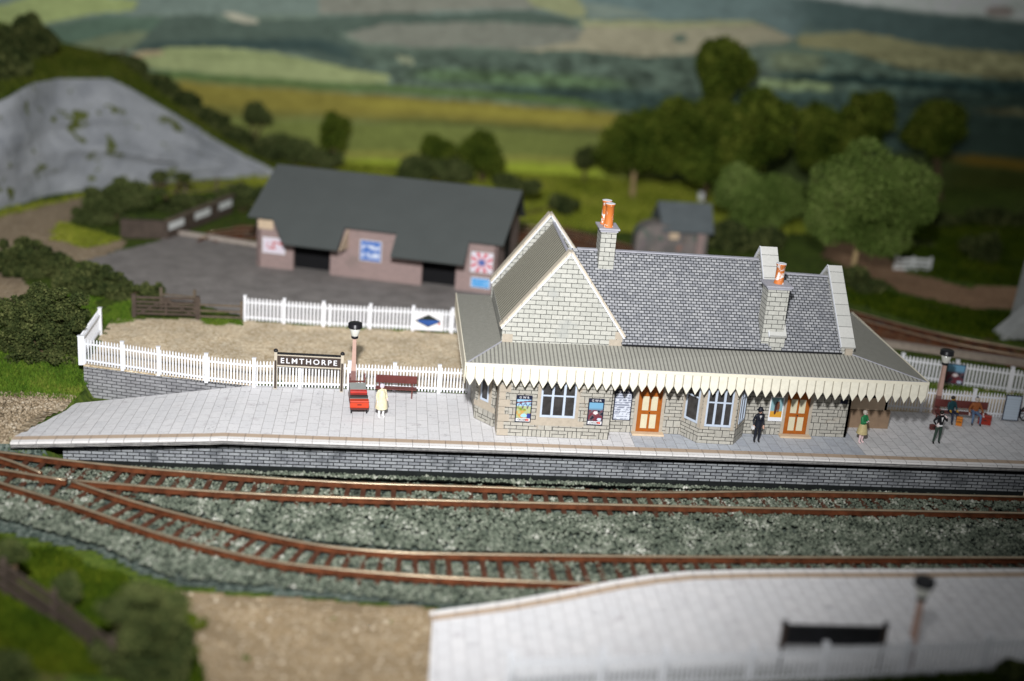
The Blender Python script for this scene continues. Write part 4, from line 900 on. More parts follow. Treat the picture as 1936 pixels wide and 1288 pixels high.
MB().prism([(0,0,0),(0,DP,0),(0,DP,3.25),(0,DP/2,5.75),(0,0,3.25)], (0,0,0), (.25,0,0)).build('wall', M['shed_brick'], SH)
MB().prism([(LX,0,0),(LX,DP,0),(LX,DP,3.25),(LX,DP/2,5.75),(LX,0,3.25)], (0,0,0), (-.25,0,0)).build('wall', M['shed_brick'], SH)
MB().box(LX-.02, LX+.02, 2.6, 4.6, 1.2, 3.4).build('side_opening', M['blackgap'], SH)
hwall([(0,DP,0),(LX,DP,0),(LX,DP,3.25),(0,DP,3.25)]); 
for q in ((2.0, 5.5), (10.4, 13.6)): MB().box(q[0], q[1], .8, 1.0, 0, 3).build('interior', M['blackgap'], SH)
rzf = lambda y: 3.40+.60*(y+.3)
def roofpt(x, y): return (x, y, rzf(y))
top = [roofpt(-.1, 4.0), roofpt(16.35, 4.0), roofpt(16.05, -.35), roofpt(13.9, -.35), roofpt(13.95, -2.1), roofpt(9.35, -2.1), roofpt(9.25, -.35), roofpt(5.9, -.35), roofpt(5.95, -2.1), roofpt(2.45, -2.1), roofpt(1.15, -.35), roofpt(-.5, -.35)]
nr = Vector((0, -.6, 1)).normalized()*-.14
MB().prism(top, (0,0,0), nr).build('roof', M['felt'], SH)
MB().prism([roofpt(-.1,4.0), roofpt(16.35,4.0), (16.05,8.4,3.36), (-.4,8.4,3.36)], (0,0,0), Vector((0,.6,1)).normalized()*-.14).build('roof', M['felt'], SH)
MB().box(.1,1.1,-.03,-.002,2.55,3.2).build('bare_card', M['card'], SH)
MB().prism([(6.0,-.02,1.9),(6.0,-1.9,2.2),(6.0,-.02,3.2)], (0,0,0), (.06,0,0)).build('bare_card', M['card'], SH)
def shedsign(label, x, z, w, h, fn):
    c, s = math.cos(ang), math.sin(ang); o = (A[0]+c*x+s*.05, A[1]+s*x-c*.05, z-.06); return poster(label, o, (c, s, 0), w, h, fn, None, None, board=False, group='posters on the goods shed')
shedsign('white and red poster at the left end of the brick shed', .42, 1.02, 1.5, 1.02, lambda u, v: blend(np.ones(u.shape+(3,))*np.array(lin(225,215,225)), ((v > .25) & (v < .8) & (fbm(u*6, v*4, 9) > .46) & (u > .15)).astype(float), lin(200,120,120)))
shedsign('blue and white sign between the two shed doorways', 6.85, 1.25, 1.4, 1.35, lambda u, v: blend(np.ones(u.shape+(3,))*np.array(lin(70,115,190)), (((v > .55) & (v < .8) | (v > .15) & (v < .4)) & (fbm(u*8, v*5, 5) > .42) & (np.abs(u-.5) < .42)).astype(float), lin(205,215,235)))
shedsign('red and white burst poster at the right end of the shed', 14.02, 1.36, 1.4, 1.3, lambda u, v: blend(blend(np.ones(u.shape+(3,))*np.array(lin(225,220,230)), (np.abs(np.sin(np.arctan2(v-.5, u-.5)*4)) > .75).astype(float), lin(215,100,110)), (np.hypot(u-.5, v-.5) < .17).astype(float), lin(90,110,170)))
shedsign('sky blue panel below the burst poster on the shed', 14.1, .36, 1.25, .66, lambda u, v: blend(np.ones(u.shape+(3,))*np.array(lin(90,165,225)), ((v > .35) & (v < .65) & (fbm(u*9, v*4, 6) > .45)).astype(float), lin(150,200,240)))
# small hut behind the station
HT = thing('stone_hut', 'small rubble stone hut with slate roof and curved end behind the station ridge', 'hut', (14.2, 35.3, 0))
arc = [(0,0,0),(3.4,0,0),(3.4,0,1.5)]+[(1.55+1.55*math.cos(a), 0, 1.15+1.15*math.sin(a)) for a in np.linspace(.35, math.pi, 9)]
MB().prism(arc, (0,0,0), (0,1.6,0)).build('curved_wall', M['rubble'], HT); MB().box(2.6,5.3,.2,3.6,0,1.95).build('wall', M['rubble'], HT)
MB().box(2.4,3.1,-.05,.0,1.2,1.75).build('lintel', M['card'], HT); MB().box(4.5,5.0,-.02,.2,0,1.9).build('pier', M['shed_brick'], HT)
MB().prism([(1.8,-.25,1.85),(5.6,-.25,1.85),(5.75,2.0,3.55),(1.7,2.0,3.55)], (0,0,0), (0,.06,-.1)).prism([(1.7,2.0,3.55),(5.75,2.0,3.55),(5.6,4.2,1.85),(1.8,4.2,1.85)], (0,0,0), (0,-.06,-.1)).build('roof', plain('blue grey slates', (.125,.145,.15), .8, .12, 1.0), HT)

# gate, timber fences, dark wall with white boards
def timber_fence(label, pts, h, nr_, mat, post=2.0, cat='fence', th=.1):
    pts = [np.array(p, float) for p in pts]; o = pts[0]; t_ = thing('timber_fence', label, cat, tuple(o)); rb = MB(); 
    for a, c in zip(pts[:-1], pts[1:]):
        for k in range(nr_): z = h*(k+.6)/(nr_+.1); rb.bar(tuple(a-o+[0,-.06,z]), tuple(c-o+[0,-.06,z]), .05, th)
        L = np.linalg.norm(c-a); n = max(1, round(L/post))
        for i in range(n+1):
            if i == 0 and a is not pts[0]: continue
            p = a+(c-a)*i/n-o; MB().box(p[0]-.08,p[0]+.08,p[1]-.05,p[1]+.1,p[2]-.2,p[2]+h+.1).build('post', mat, t_)
    rb.build('rails', mat, t_); return t_
ga = P(254,600,0); gb = P(374,604,0); d = gb-ga; L = float(np.linalg.norm(d))
t = thing('field_gate', 'dark brown five-bar gate closed across the yard entrance', 'gate', tuple(ga), math.atan2(d[1], d[0]))
for x in (0, L): MB().box(x-.11,x+.11,-.11,.11,0,1.35).build('post', M['brownwood'], t)
b = MB()
for k, z in enumerate((.2,.42,.64,.86,1.12)): b.box(.12, L-.12, -.035, .035, z, z+.12)
b.build('bars', M['brownwood'], t)
b = MB(); b.bar((.2,-.05,.2),(L*.5,-.05,1.15),.04,.1); b.bar((L-.2,-.05,.2),(L*.5,-.05,1.15),.04,.1); b.bar((L*.5,-.05,.2),(L*.5,-.05,1.2),.1,.04); b.build('brace', M['brownwood'], t)
timber_fence('low brown rail fence between the gate and the white yard fence', [P(376,604,0), P(457,607,0)], 1.05, 3, M['brownwood2'])
timber_fence('dark post fence behind the gate beside the bush', [P(305,585,0), P(368,590,0)], 1.2, 2, M['brownwood2'])
timber_fence('dark brown timber fence in the blurred left foreground', [P(-60,1085,-.35), P(10,1120,-.3), P(105,1185,-.2), P(215,1275,0)], 1.25, 3, M['brownwood'], 3.0, th=.26)
timber_fence('faint brown fence along the hilltop above the rock face', [PY(70,128,58), PY(150,122,58), PY(235,118,58)], 1.1, 2, M['brownwood2'])
timber_fence('brown rail fence behind the dark board wall', [P(290,372,.4), P(410,366,.4), P(455,372,.4)], 1.2, 2, M['brownwood2'])
a0 = P(228,450,0); a1 = P(318,452,0); a2 = P(440,402,0)
t = thing('board_wall', 'dark timber wall with three white boards beside the yard, left of the shed', 'wall', tuple(a0))
b = MB(); e1, e2 = a1-a0, a2-a0; b.prism([(0,0,0), tuple(e1), tuple(e1+[0,0,1.2]), (0,0,1.25)], (0,0,0), (0,.5,0)); b.prism([tuple(e1), tuple(e2), tuple(e2+[0,0,1.25]), tuple(e1+[0,0,1.2])], (0,0,0), (-.1,.7,0)); b.build('timber_face', M['brownwood'], t)
for k0, k1 in ((.0,.22),(.38,.62),(.76,.97)):
    p, q = e1+(e2-e1)*k0, e1+(e2-e1)*k1; b = MB(); nn = np.array([.06,-.10,0]); b.prism([tuple(p+nn+[0,0,.62]), tuple(q+nn+[0,0,.62]), tuple(q+nn+[0,0,1.12]), tuple(p+nn+[0,0,1.12])], (0,0,0), (.02,-.03,0)); b.build('white_board', M['white_soft'], t)
MB().bar(tuple(e1+np.array([0,.1,1.27])), tuple(e2+np.array([0,.1,1.32])), .5, .12).build('capping', M['brownwood2'], t)
ka = P(312,440,0); kb = P(486,467,0)
t = thing('kerb', 'pale kerb along the back edge of the tarmac yard', 'kerb', tuple(ka)); e = kb-ka
MB().prism([(0,0,0), tuple(e), tuple(e+[0,0,.25]), (0,0,.25)], (0,0,0), (.1,.35,0)).build('kerb_stone', plain('kerb concrete', (.42,.36,.31), .8), t)
ka = P(1640,652,0); kb = P(2000,704,0); e = kb-ka
t = thing('kerb', 'pale stone edging in front of the brown trackbed at right', 'kerb', tuple(ka)); MB().prism([(0,0,0), tuple(e), tuple(e+[0,0,.35]), (0,0,.35)], (0,0,0), (.2,.5,0)).build('kerb_stone', plain('edging stone', (.33,.27,.22), .8), t)
# white hurdle, white post, tower
q = P(1690,512,0); q[2] = float(H(q[0], q[1])); q2 = P(1756,515,0); q2[2] = q[2]
t = thing('white_hurdle', 'small blurred white hurdle fence beside the earth road at right', 'fence', tuple(q)); e = q2-q; b = MB()
for z in (.15,.5,.85): b.bar((0,0,z), tuple(e+[0,0,z]), .06, .22)
b.build('rails', M['white_soft'], t)
for k in (0,.5,1): p = e*k; MB().box(p[0]-.08,p[0]+.08,p[1]-.05,p[1]+.05,0,1.1).build('post', M['white_soft'], t)
q = P(1326,382,0); t = thing('white_post', 'small white marker post below the tall dark trees', 'post', tuple(q)); MB().box(-.3,.3,-.1,.1,0,.75).build('post', M['white_soft'], t, .03); MB().box(-.36,.36,-.14,.14,.75,.86).build('cap', M['white_soft'], t)
q = P(1950,640,0); t = thing('stone_tower', 'pale grey stone tower with sloping buttress at the right edge', 'tower', tuple(q))
MB().box(-.1,4,-1,3,0,7,0,(.25,.25)).build('tower_wall', M['tower'], t); MB().prism([(-2.2,-.6,0),(0,-.6,0),(0,-.6,2.3),(-1.0,-.6,1.25)], (0,0,0), (0,1.6,0)).build('buttress', M['tower'], t)

# ------------------------------------------------------------------ rock face and hill
base = [(-160,420),(0,398),(80,372),(150,362),(270,352),(350,342),(420,338),(525,336)]
topp = [(-160,235),(0,192),(60,158),(105,149),(215,149),(330,214),(430,278),(530,330)]
b0 = spline([P(a, b, 0) for a, b in base], 1.2); nC = len(b0)
bx = np.linspace(0, 1, len(base)); tx = np.linspace(0, 1, nC)
tpx = np.interp(tx, bx, [a for a, b in topp]); tpy = np.interp(tx, bx, [b for a, b in topp])
tops = [PY(tpx[i], tpy[i], b0[i][1]+4.0*min(1, (nC-1-i)/8)) for i in range(nC)]
nV = 26; V = np.zeros((nC, nV, 3))
for i in range(nC):
    for k in range(nV):
        s = k/(nV-1); p = np.array(b0[i])*(1-s)+tops[i]*s; bulge = -1.3*math.sin(math.pi*s)*min(1, (nC-1-i)/6)
        r = float(fbm(np.array([i*.33]), np.array([k*.3]), 51)[0])-.5; r2 = float(fbm(np.array([i*.9]), np.array([k*.16]), 57)[0])-.5
        w = min(1, (nC-1-i)/5)*math.sin(math.pi*min(1, s*1.02)) ; p = p+np.array([.5*r2, 4.0*r*w+bulge+2.0*r2*w, .6*r2*w]); V[i, k] = p
idx = np.arange(nC*nV).reshape(nC, nV); Q = np.stack([idx[:-1, :-1], idx[1:, :-1], idx[1:, 1:], idx[:-1, 1:]], -1).reshape(-1, 4)
def rockmat():
    m, nt, nd, ln, b = new_mat('painted quarry rock'); f = tex_noise(nt, .35, 6); col = ramp(nt, f, [(.3, (.24,.255,.275)), (.7, (.42,.435,.455))])
    g2 = tex_noise(nt, .50, 3); ln.new(mixc(nt, ramp(nt, g2, [(.60, 0.0), (.64, 1.0)]), col, (.10,.12,.02)), b.inputs['Base Color']); b.inputs['Roughness'].default_value = .9; bump(nt, b, f, 1.0, .6); return m
struct(raw('rock_face', V.reshape(-1, 3), Q, rockmat(), smooth=False))
crest = [(-160,20),(0,45),(90,78),(150,95),(215,108),(300,160),(420,240),(560,318)]
cpx = np.interp(tx, bx, [a for a, b in crest]); cpy = np.interp(tx, bx, [b for a, b in crest])
rows_ = 12; W = np.zeros((nC, rows_+3, 3))
for i in range(nC):
    c = PY(cpx[i], cpy[i], min(60.5, max(59, tops[i][1]+5))); tp = V[i, -1]
    for k in range(rows_): s = k/(rows_-1); W[i, k] = tp*(1-s)+c*s+np.array([0,0,(.35+.5*math.sin(math.pi*s))*(0 if k == 0 else .6)*(.6+.8*float(fbm(np.array([i*.5]), np.array([k*.5]), 71)[0]))-(.02 if k == 0 else .1)])
    W[i, rows_] = c+np.array([0,1,-.5]); W[i, rows_+1] = c+np.array([0,1.8,-4]); W[i, rows_+2] = np.array([c[0], c[1]+2, -3])
idx = np.arange(nC*(rows_+3)).reshape(nC, rows_+3); Q = np.stack([idx[:-1, :-1], idx[1:, :-1], idx[1:, 1:], idx[:-1, 1:]], -1).reshape(-1, 4)
HILL = struct(raw('hill', W.reshape(-1, 3), Q, M['grass_base'], smooth=True))

# ------------------------------------------------------------------ foliage
def leaves(blobs, n, size, seed, hollow=.42, rough=.36):
    r = np.random.default_rng(seed); B = np.array(blobs, float); vol = np.prod(B[:, 3:6], axis=1)**(2/3); k = r.choice(len(B), n, p=vol/vol.sum())
    d = r.normal(size=(n, 3)); d /= np.linalg.norm(d, axis=1, keepdims=True)
    lump = fbm(d[:, 0]*2.2+k*3.1+d[:, 2]*1.3+20, d[:, 1]*2.2+d[:, 2]*2.0+k*1.7+20, seed)
    rad = (hollow+(1-hollow)*r.random(n)**.45)*(1-rough+2*rough*lump)
    c = B[k, :3]+d*B[k, 3:6]*rad[:, None]
    a = r.normal(size=(n, 3)); a /= np.linalg.norm(a, axis=1, keepdims=True); b2 = np.cross(a, r.normal(size=(n, 3))); b2 /= np.linalg.norm(b2, axis=1, keepdims=True)
    s = (size*r.uniform(.6, 1.4, n))[:, None]
    V = np.stack([c+a*s, c+b2*s*.7, c-a*s*.9, c-b2*s*.7], 1).reshape(-1, 3); F = np.arange(n*4).reshape(n, 4); return V, F
def crown(name, origin, blobs, n, size, mat, parent, seed):
    V, F = leaves(blobs, n, size, seed); V = V-np.array(origin); return raw(name, V, F, mat, parent)
SEED = [100]
def blobs_px(items, y): 
    o = []
    for cx, cy, rx, ry in items:
        c = PY(cx, cy, y); k = pxsize(c); o.append((c[0], c[1], c[2], rx*k, (rx+ry)/2*k*.9, ry*k*1.02))
    return o
def sub(blobs, m=6, f=.45, seed=0):
    r = np.random.default_rng(seed); o = []
    for b in blobs:
        k_ = .78 if m < 8 else .64; o.append((b[0], b[1], b[2], b[3]*k_, b[4]*k_, b[5]*k_))
        for i in range(m):
            d = r.normal(size=3); d /= np.linalg.norm(d); q = r.uniform(f*.75, f*1.2); e = .62 if m < 8 else r.uniform(.7, 1.05); o.append((b[0]+d[0]*b[3]*e, b[1]+d[1]*b[4]*e, b[2]+d[2]*b[5]*e, b[3]*q, b[4]*q, b[5]*q))
    return o
def tree(label, y, items, base_px, n, size, mat, bark='bark', tr=.3, forks=3, group='trees behind the station', name='tree', bz=None):
    SEED[0] += 1; bl = blobs_px(items, y); b0_ = PY(base_px[0], base_px[1], y); b0_[2] = float(H(b0_[0], b0_[1])) if bz is None else bz
    t_ = thing(name, label, 'tree', tuple(b0_), 0, group); crown('crown', b0_, sub(bl, 7, .42, SEED[0]), n, size, mat, t_, SEED[0])
    m = MB(); top_ = np.array(bl[0][:3])-b0_; mid = top_*.42; lean = np.array([random.uniform(-.2,.2), 0, 0])
    m.tube((0,0,-.3), tuple(mid+lean), tr*1.3, tr, 8)
    for i in range(forks):
        bb = bl[i % len(bl)]; e = np.array(bb[:3])-b0_+np.array([(i-(forks-1)/2)*bb[3]*.55, 0, bb[5]*.1]); m.tube(tuple(mid+lean), tuple(e), tr*.75, tr*.2, 6)
    m.build('trunk', M[bark], t_); return t_
def shrub(label, y, items, base_px, n, size, mat, group=None, name='bush', stem='bark_dark', bz=None, knobs=6):
    SEED[0] += 1; bl = blobs_px(items, y); b0_ = PY(base_px[0], base_px[1], y); b0_[2] = float(H(b0_[0], b0_[1])) if bz is None else bz
    t_ = thing(name, label, 'bush', tuple(b0_), 0, group); crown('foliage', b0_, sub(bl, knobs, .42 if knobs < 8 else .27, SEED[0]), n, size, mat, t_, SEED[0])
    m = MB()
    for i in range(4): e = np.array(bl[i % len(bl)][:3])-b0_; m.tube((0,0,-.2), tuple(e+np.array([random.uniform(-.3,.3), 0, .1])), .08, .03, 5)
    m.build('stems', M[stem], t_); return t_
tree('large pale green tree with forked trunk behind the right end of the station', 31, [(1650,375,126,112),(1580,395,60,78),(1715,365,72,80),(1650,440,80,50)], (1606,535), 46000, .10, M['leaf_pale'], 'bark', .20, 3)
tree('tallest dark tree behind the station, round topped', 56, [(1372,128,68,68),(1345,230,62,62)], (1352,410), 24000, .17, M['leaf_mid'], 'bark_dark', .3, 2)
tree('broad dark tree left of the tallest one, trunk showing', 55, [(1205,268,84,66),(1290,240,70,55),(1270,290,60,45)], (1196,372), 24000, .17, M['leaf_mid'], 'bark', .2, 2)
tree('dark rounded tree just right of the tallest tree', 52, [(1430,245,78,78),(1400,300,50,50)], (1430,400), 12000, .23, M['leaf_mid'], 'bark_dark', .35, 2)
tree('small dark tree between the rounded tree and the pale tree', 56, [(1545,255,52,62)], (1545,380), 7000, .23, M['leaf_mid'], 'bark_dark', .3, 2)
tree('dark dome shaped tree above the left shoulder of the pale tree', 58, [(1638,222,64,58),(1610,260,45,40)], (1640,380), 9000, .25, M['leaf_mid'], 'bark_dark', .3, 2)
tree('rightmost dark round tree against the printed hills', 58, [(1772,240,58,56)], (1775,380), 7500, .25, M['leaf_mid'], 'bark_dark', .3, 2)
tree('lone round green tree in the field behind the shed', 59, [(632,250,36,40)], (628,320), 5000, .16, M['leaf_mid'], 'bark_dark', .25, 2, 'field trees behind the shed')
tree('left of the pair of field trees behind the shed roof', 58, [(826,283,40,30)], (826,350), 5500, .16, M['leaf_mid'], 'bark_dark', .22, 2, 'field trees behind the shed')
tree('right of the pair of field trees behind the shed roof', 58, [(912,292,46,42)], (912,365), 6500, .16, M['leaf_mid'], 'bark_dark', .25, 2, 'field trees behind the shed')
tree('tiny distant tree in the field near the hill slope', 61, [(484,212,24,24),(500,222,16,14)], (480,260), 2500, .2, M['leaf_grey'], 'bark_dark', .2, 2, 'field trees behind the shed')
shrub('dark bush at the field edge left of the broad tree', 60, [(1108,297,24,20)], (1108,320), 2500, .2, M['leaf_dark'])
shrub('big rounded green bush behind the hut', 44, [(1440,385,88,66),(1400,350,50,40)], (1440,460), 26000, .12, M['leaf_pale'])
shrub('very dark bush hugging the right side of the hut', 38, [(1385,450,48,40),(1450,455,40,30)], (1390,490), 6000, .18, M['leaf_dark'])
shrub('dark bush below the tall tree trunks', 52, [(1335,312,46,46)], (1335,375), 5000, .22, M['leaf_mid'])
shrub('low hedge at the foot of the hill slope, left of the shed ridge', 58, [(560,285,50,26),(520,275,34,24),(610,300,40,18)], (560,320), 6000, .2, M['leaf_grey'], name='hedge')
shrub('dense green bush in front of the pair of field trees', 55, [(790,318,44,30),(850,322,44,28)], (810,350), 6000, .2, M['leaf_grey'])
shrub('low dark scrub right of the shed roof', 45, [(960,345,36,16),(1065,385,30,18),(1000,352,28,14)], (960,370), 5000, .18, M['leaf_dark'])
# hill growth
shrub('dark tree clump on the hilltop at upper left', 50, [(56,58,36,36),(88,80,26,28),(40,100,46,34),(10,70,30,24)], (58,95), 16000, .2, M['leaf_dark'], 'hilltop growth', bz=9.3)
shrub('green clump at the left edge of the hilltop', 46, [(14,128,56,56),(-30,115,60,70)], (10,150), 12000, .22, M['leaf_dark'], 'hilltop growth', bz=8.6)
shrub('dark bushes on the hill shoulder above the rock face', 57, [(205,116,44,18),(252,128,34,22),(165,115,28,12)], (215,140), 7000, .22, M['leaf_dark'], 'hilltop growth', bz=7.6)
for k, (cx, cy, ww) in enumerate(((300,158,26),(345,190,26),(392,222,28),(440,256,28),(490,286,28))):
    shrub(['uppermost dark bush on the edge of the rock face slope','second dark bush down the edge of the rock slope','middle dark bush on the edge of the rock slope','fourth dark bush down the edge of the rock slope','lowest dark bush on the edge of the rock slope'][k], 56, [(cx, cy-1, ww*1.25, 20), (cx+16, cy+9, ww*1.0, 19)], (cx, cy+14), 3000, .2, M['leaf_dark'], 'bushes down the rock slope', bz=float(PY(cx, cy+14, 61)[2]))
# bushes left
shrub('large tangled dark bush beside the left end of the white fence', 9.5, [(112,585,62,46),(60,640,58,44),(112,645,54,50),(25,600,50,34),(70,600,60,40)], (95,700), 46000, .06, M['leaf_dark'], 'tangled bushes at left', knobs=22)
shrub('dark bush at the far left above the tangled bush', 22.5, [(60,495,58,38),(20,490,36,34),(95,505,44,32)], (60,545), 26000, .075, M['leaf_dark'], 'tangled bushes at left', knobs=18)
shrub('low dark bush spreading towards the gate', 19, [(170,520,52,26),(215,548,52,24),(285,552,26,18),(140,540,40,26)], (205,580), 28000, .07, M['leaf_dark'], 'tangled bushes at left', knobs=18)
shrub('olive bush beside the dark board wall, left of the shed', 36, [(205,385,64,32),(255,360,50,28),(175,405,40,28)], (210,425), 16000, .10, M['leaf_grey'], 'tangled bushes at left', knobs=14)
shrub('dark green hedge behind the board wall', 41, [(360,385,60,16),(320,395,40,14)], (350,405), 4500, .16, M['leaf_dark'], name='hedge')
shrub('dark green hedge between the rock face and the shed', 42, [(450,368,46,22),(485,375,24,24)], (455,395), 5000, .16, M['leaf_dark'], name='hedge')
shrub('small round dark bush at the foot of the rock face', 43, [(300,332,18,10),(345,335,16,8)], (320,342), 1800, .16, M['leaf_dark'])
# right side bushes
shrub('dark bush at the foot of the pale tree', 28, [(1640,545,34,24),(1620,520,24,22)], (1640,575), 4500, .14, M['leaf_dark'], 'bushes at right')
shrub('dark bush by the lower verge of the earth road', 25, [(1760,592,30,17),(1785,605,22,14)], (1765,612), 3500, .13, M['leaf_dark'], 'bushes at right')
shrub('dark upright bush right of the white hurdle', 37, [(1868,470,34,38),(1830,462,26,18)], (1865,510), 4500, .16, M['leaf_dark'], 'bushes at right')
shrub('long dark hedge under the printed hills at right', 48, [(1790,425,60,20),(1880,415,70,24),(1960,420,60,30)], (1850,440), 9000, .2, M['leaf_dark'], name='hedge')
shrub('brown bank hedge behind the white hurdle', 41, [(1700,462,50,18),(1750,470,40,14)], (1720,485), 4000, .16, M['leaf_grey'], name='hedge')
# foreground
shrub('large blurred olive bush at the lower left corner of the gravel', -18.9, [(285,1185,78,72),(255,1250,84,66),(330,1230,46,86),(215,1150,40,26),(320,1150,44,40),(270,1120,60,24)], (290,1320), 32000, .06, M['leaf_dark'], 'foreground bushes', bz=-.6)
shrub('blurred dark bush on the left edge below the track', -13.3, [(18,1044,42,28)], (18,1075), 4000, .07, M['leaf_dark'], 'foreground bushes')
shrub('blurred dark bush beside the foreground fence post', -15.1, [(128,1112,34,34)], (128,1150), 4000, .07, M['leaf_dark'], 'foreground bushes')
shrub('blurred black green bush in the bottom left corner', -19.5, [(20,1270,52,48),(-20,1280,60,50)], (20,1340), 6000, .07, M['leaf_dark'], 'foreground bushes', bz=-.4)
shrub('blurred black green bush in the bottom right corner', -18.6, [(1925,1275,42,30)], (1925,1310), 4000, .07, M['leaf_dark'], 'foreground bushes', bz=-.2)

# ------------------------------------------------------------------ grass fibres
def grass(name, poly, n, h, w, mat, seed, zoff=.0):
    r = np.random.default_rng(seed); p = np.array(poly); x = r.uniform(p[:, 0].min(), p[:, 0].max(), n*4); y = r.uniform(p[:, 1].min(), p[:, 1].max(), n*4)
    k = inside(poly, x+(fbm(x, y, 3)-.5)*1.2, y+(fbm(x+9, y, 4)-.5)*1.2); x = x[k][:n]; y = y[k][:n]; m = len(x); z = H(x, y)+zoff
    a = r.uniform(0, 6.28, m); hh = h*r.uniform(.4, 1.3, m); dx = np.cos(a)*w; dy = np.sin(a)*w; tx_ = r.normal(size=m)*hh*.6; ty_ = r.normal(size=m)*hh*.6
    V = np.stack([np.stack([x-dx, y-dy, z-.02], 1), np.stack([x+dx, y+dy, z-.02], 1), np.stack([x+tx_, y+ty_, z+hh], 1)], 1).reshape(-1, 3); return V, np.arange(m*3).reshape(m, 3)
def grass_obj(name, parts, mat):
    Vs, Fs, o = [], [], 0
    for V, F in parts: Vs.append(V); Fs.append(F+o); o += len(V)
    struct(raw(name, np.concatenate(Vs), np.concatenate(Fs), mat), 'stuff')
grass_obj('grass', [grass('g', pl([(-60,600),(60,600),(150,640),(165,748),(-60,735)], -.6), 26000, .22, .03, None, 1),
    grass('g', pl([(210,575),(250,570),(250,612),(190,612)], 0), 2600, .2, .03, None, 2), grass('g', pl([(375,602),(460,606),(460,615),(375,614)], 0), 1800, .2, .03, None, 3),
    grass('g', pl([(70,545),(190,560),(190,600),(120,610),(40,575)], 0), 5000, .2, .035, None, 4),
    grass('g', [(-8.5,15.5),(1,15.0),(1,15.25),(-11,15.75)], 900, .16, .03, None, 5, .05), grass('g', [(24,9.6),(33,7.6),(33,8.4),(24,10.6)], 2600, .18, .03, None, 6, .05),
    grass('g', [(-16.5,-.95),(-8,-1.2),(-8,-1.3),(-16.5,-1.25)], 500, .10, .03, None, 12, .08), grass('g', pl([(20,843),(150,852),(180,860),(20,850)], -1.1), 500, .12, .03, None, 13),
    ], M['grass'])
grass_obj('dimmed_turf', [grass('g', pl([(-60,985),(100,1025),(330,1110),(370,1200),(380,1330),(-60,1330)], -.9), 52000, .20, .045, None, 7), grass('g', pl([(985,1290),(1250,1284),(1550,1276),(1960,1262),(1960,1330),(900,1330)], 0), 12000, .30, .04, None, 8, .0)], M['grass_olive'])  # foreground turf, its dimness put into the fibre colour
grass_obj('meadow', [grass('g', pl([(95,455),(115,420),(230,455),(170,470)], 0), 3000, .25, .05, None, 9), grass('g', pl([(-60,410),(0,395),(270,350),(520,335),(500,350),(300,372),(160,372),(0,412)], 0), 7000, .3, .06, None, 10),
    grass('g', [(-14,46),(10,44),(30,44),(32,62.5),(-20,62.5)], 26000, .35, .1, None, 11), grass('g', pl([(1000,400),(1200,400),(1200,440),(1000,425)], 0), 3000, .3, .06, None, 16)], M['grass_far'])
grass_obj('rough_grass', [grass('g', pl([(1610,440),(1990,440),(1990,545),(1830,540),(1720,515)], 0), 16000, .3, .06, None, 14),
    grass('g', pl([(1600,520),(1700,560),(1830,588),(1990,595),(1990,655),(1800,628),(1600,570)], 0), 16000, .28, .05, None, 15)], M['grass_olive'])
W2 = W.reshape(-1, 3)
def hill_fuzz():
    r = np.random.default_rng(5); i = r.integers(0, nC-1, 12000); k = r.integers(0, rows_-1, 12000); u = r.random((12000, 1)); v = r.random((12000, 1))
    p = (W[i, k]*(1-u)+W[i+1, k]*u)*(1-v)+(W[i, k+1]*(1-u)+W[i+1, k+1]*u)*v; a = r.uniform(0, 6.28, 12000); h = r.uniform(.15, .4, 12000); dx = np.stack([np.cos(a)*.07, np.sin(a)*.07, np.zeros(12000)], 1)
    tp = p+np.stack([r.normal(size=12000)*.12, r.normal(size=12000)*.12, h], 1); Vv = np.stack([p-dx, p+dx, tp], 1).reshape(-1, 3); return Vv, np.arange(36000).reshape(-1, 3)
V_, F_ = hill_fuzz(); struct(raw('hill_grass', V_, F_, islands('hill grass fibres', [(.03,.045,.006), (.06,.085,.01), (.10,.12,.015), (.13,.13,.03)], .9, .05, .3)), 'stuff')

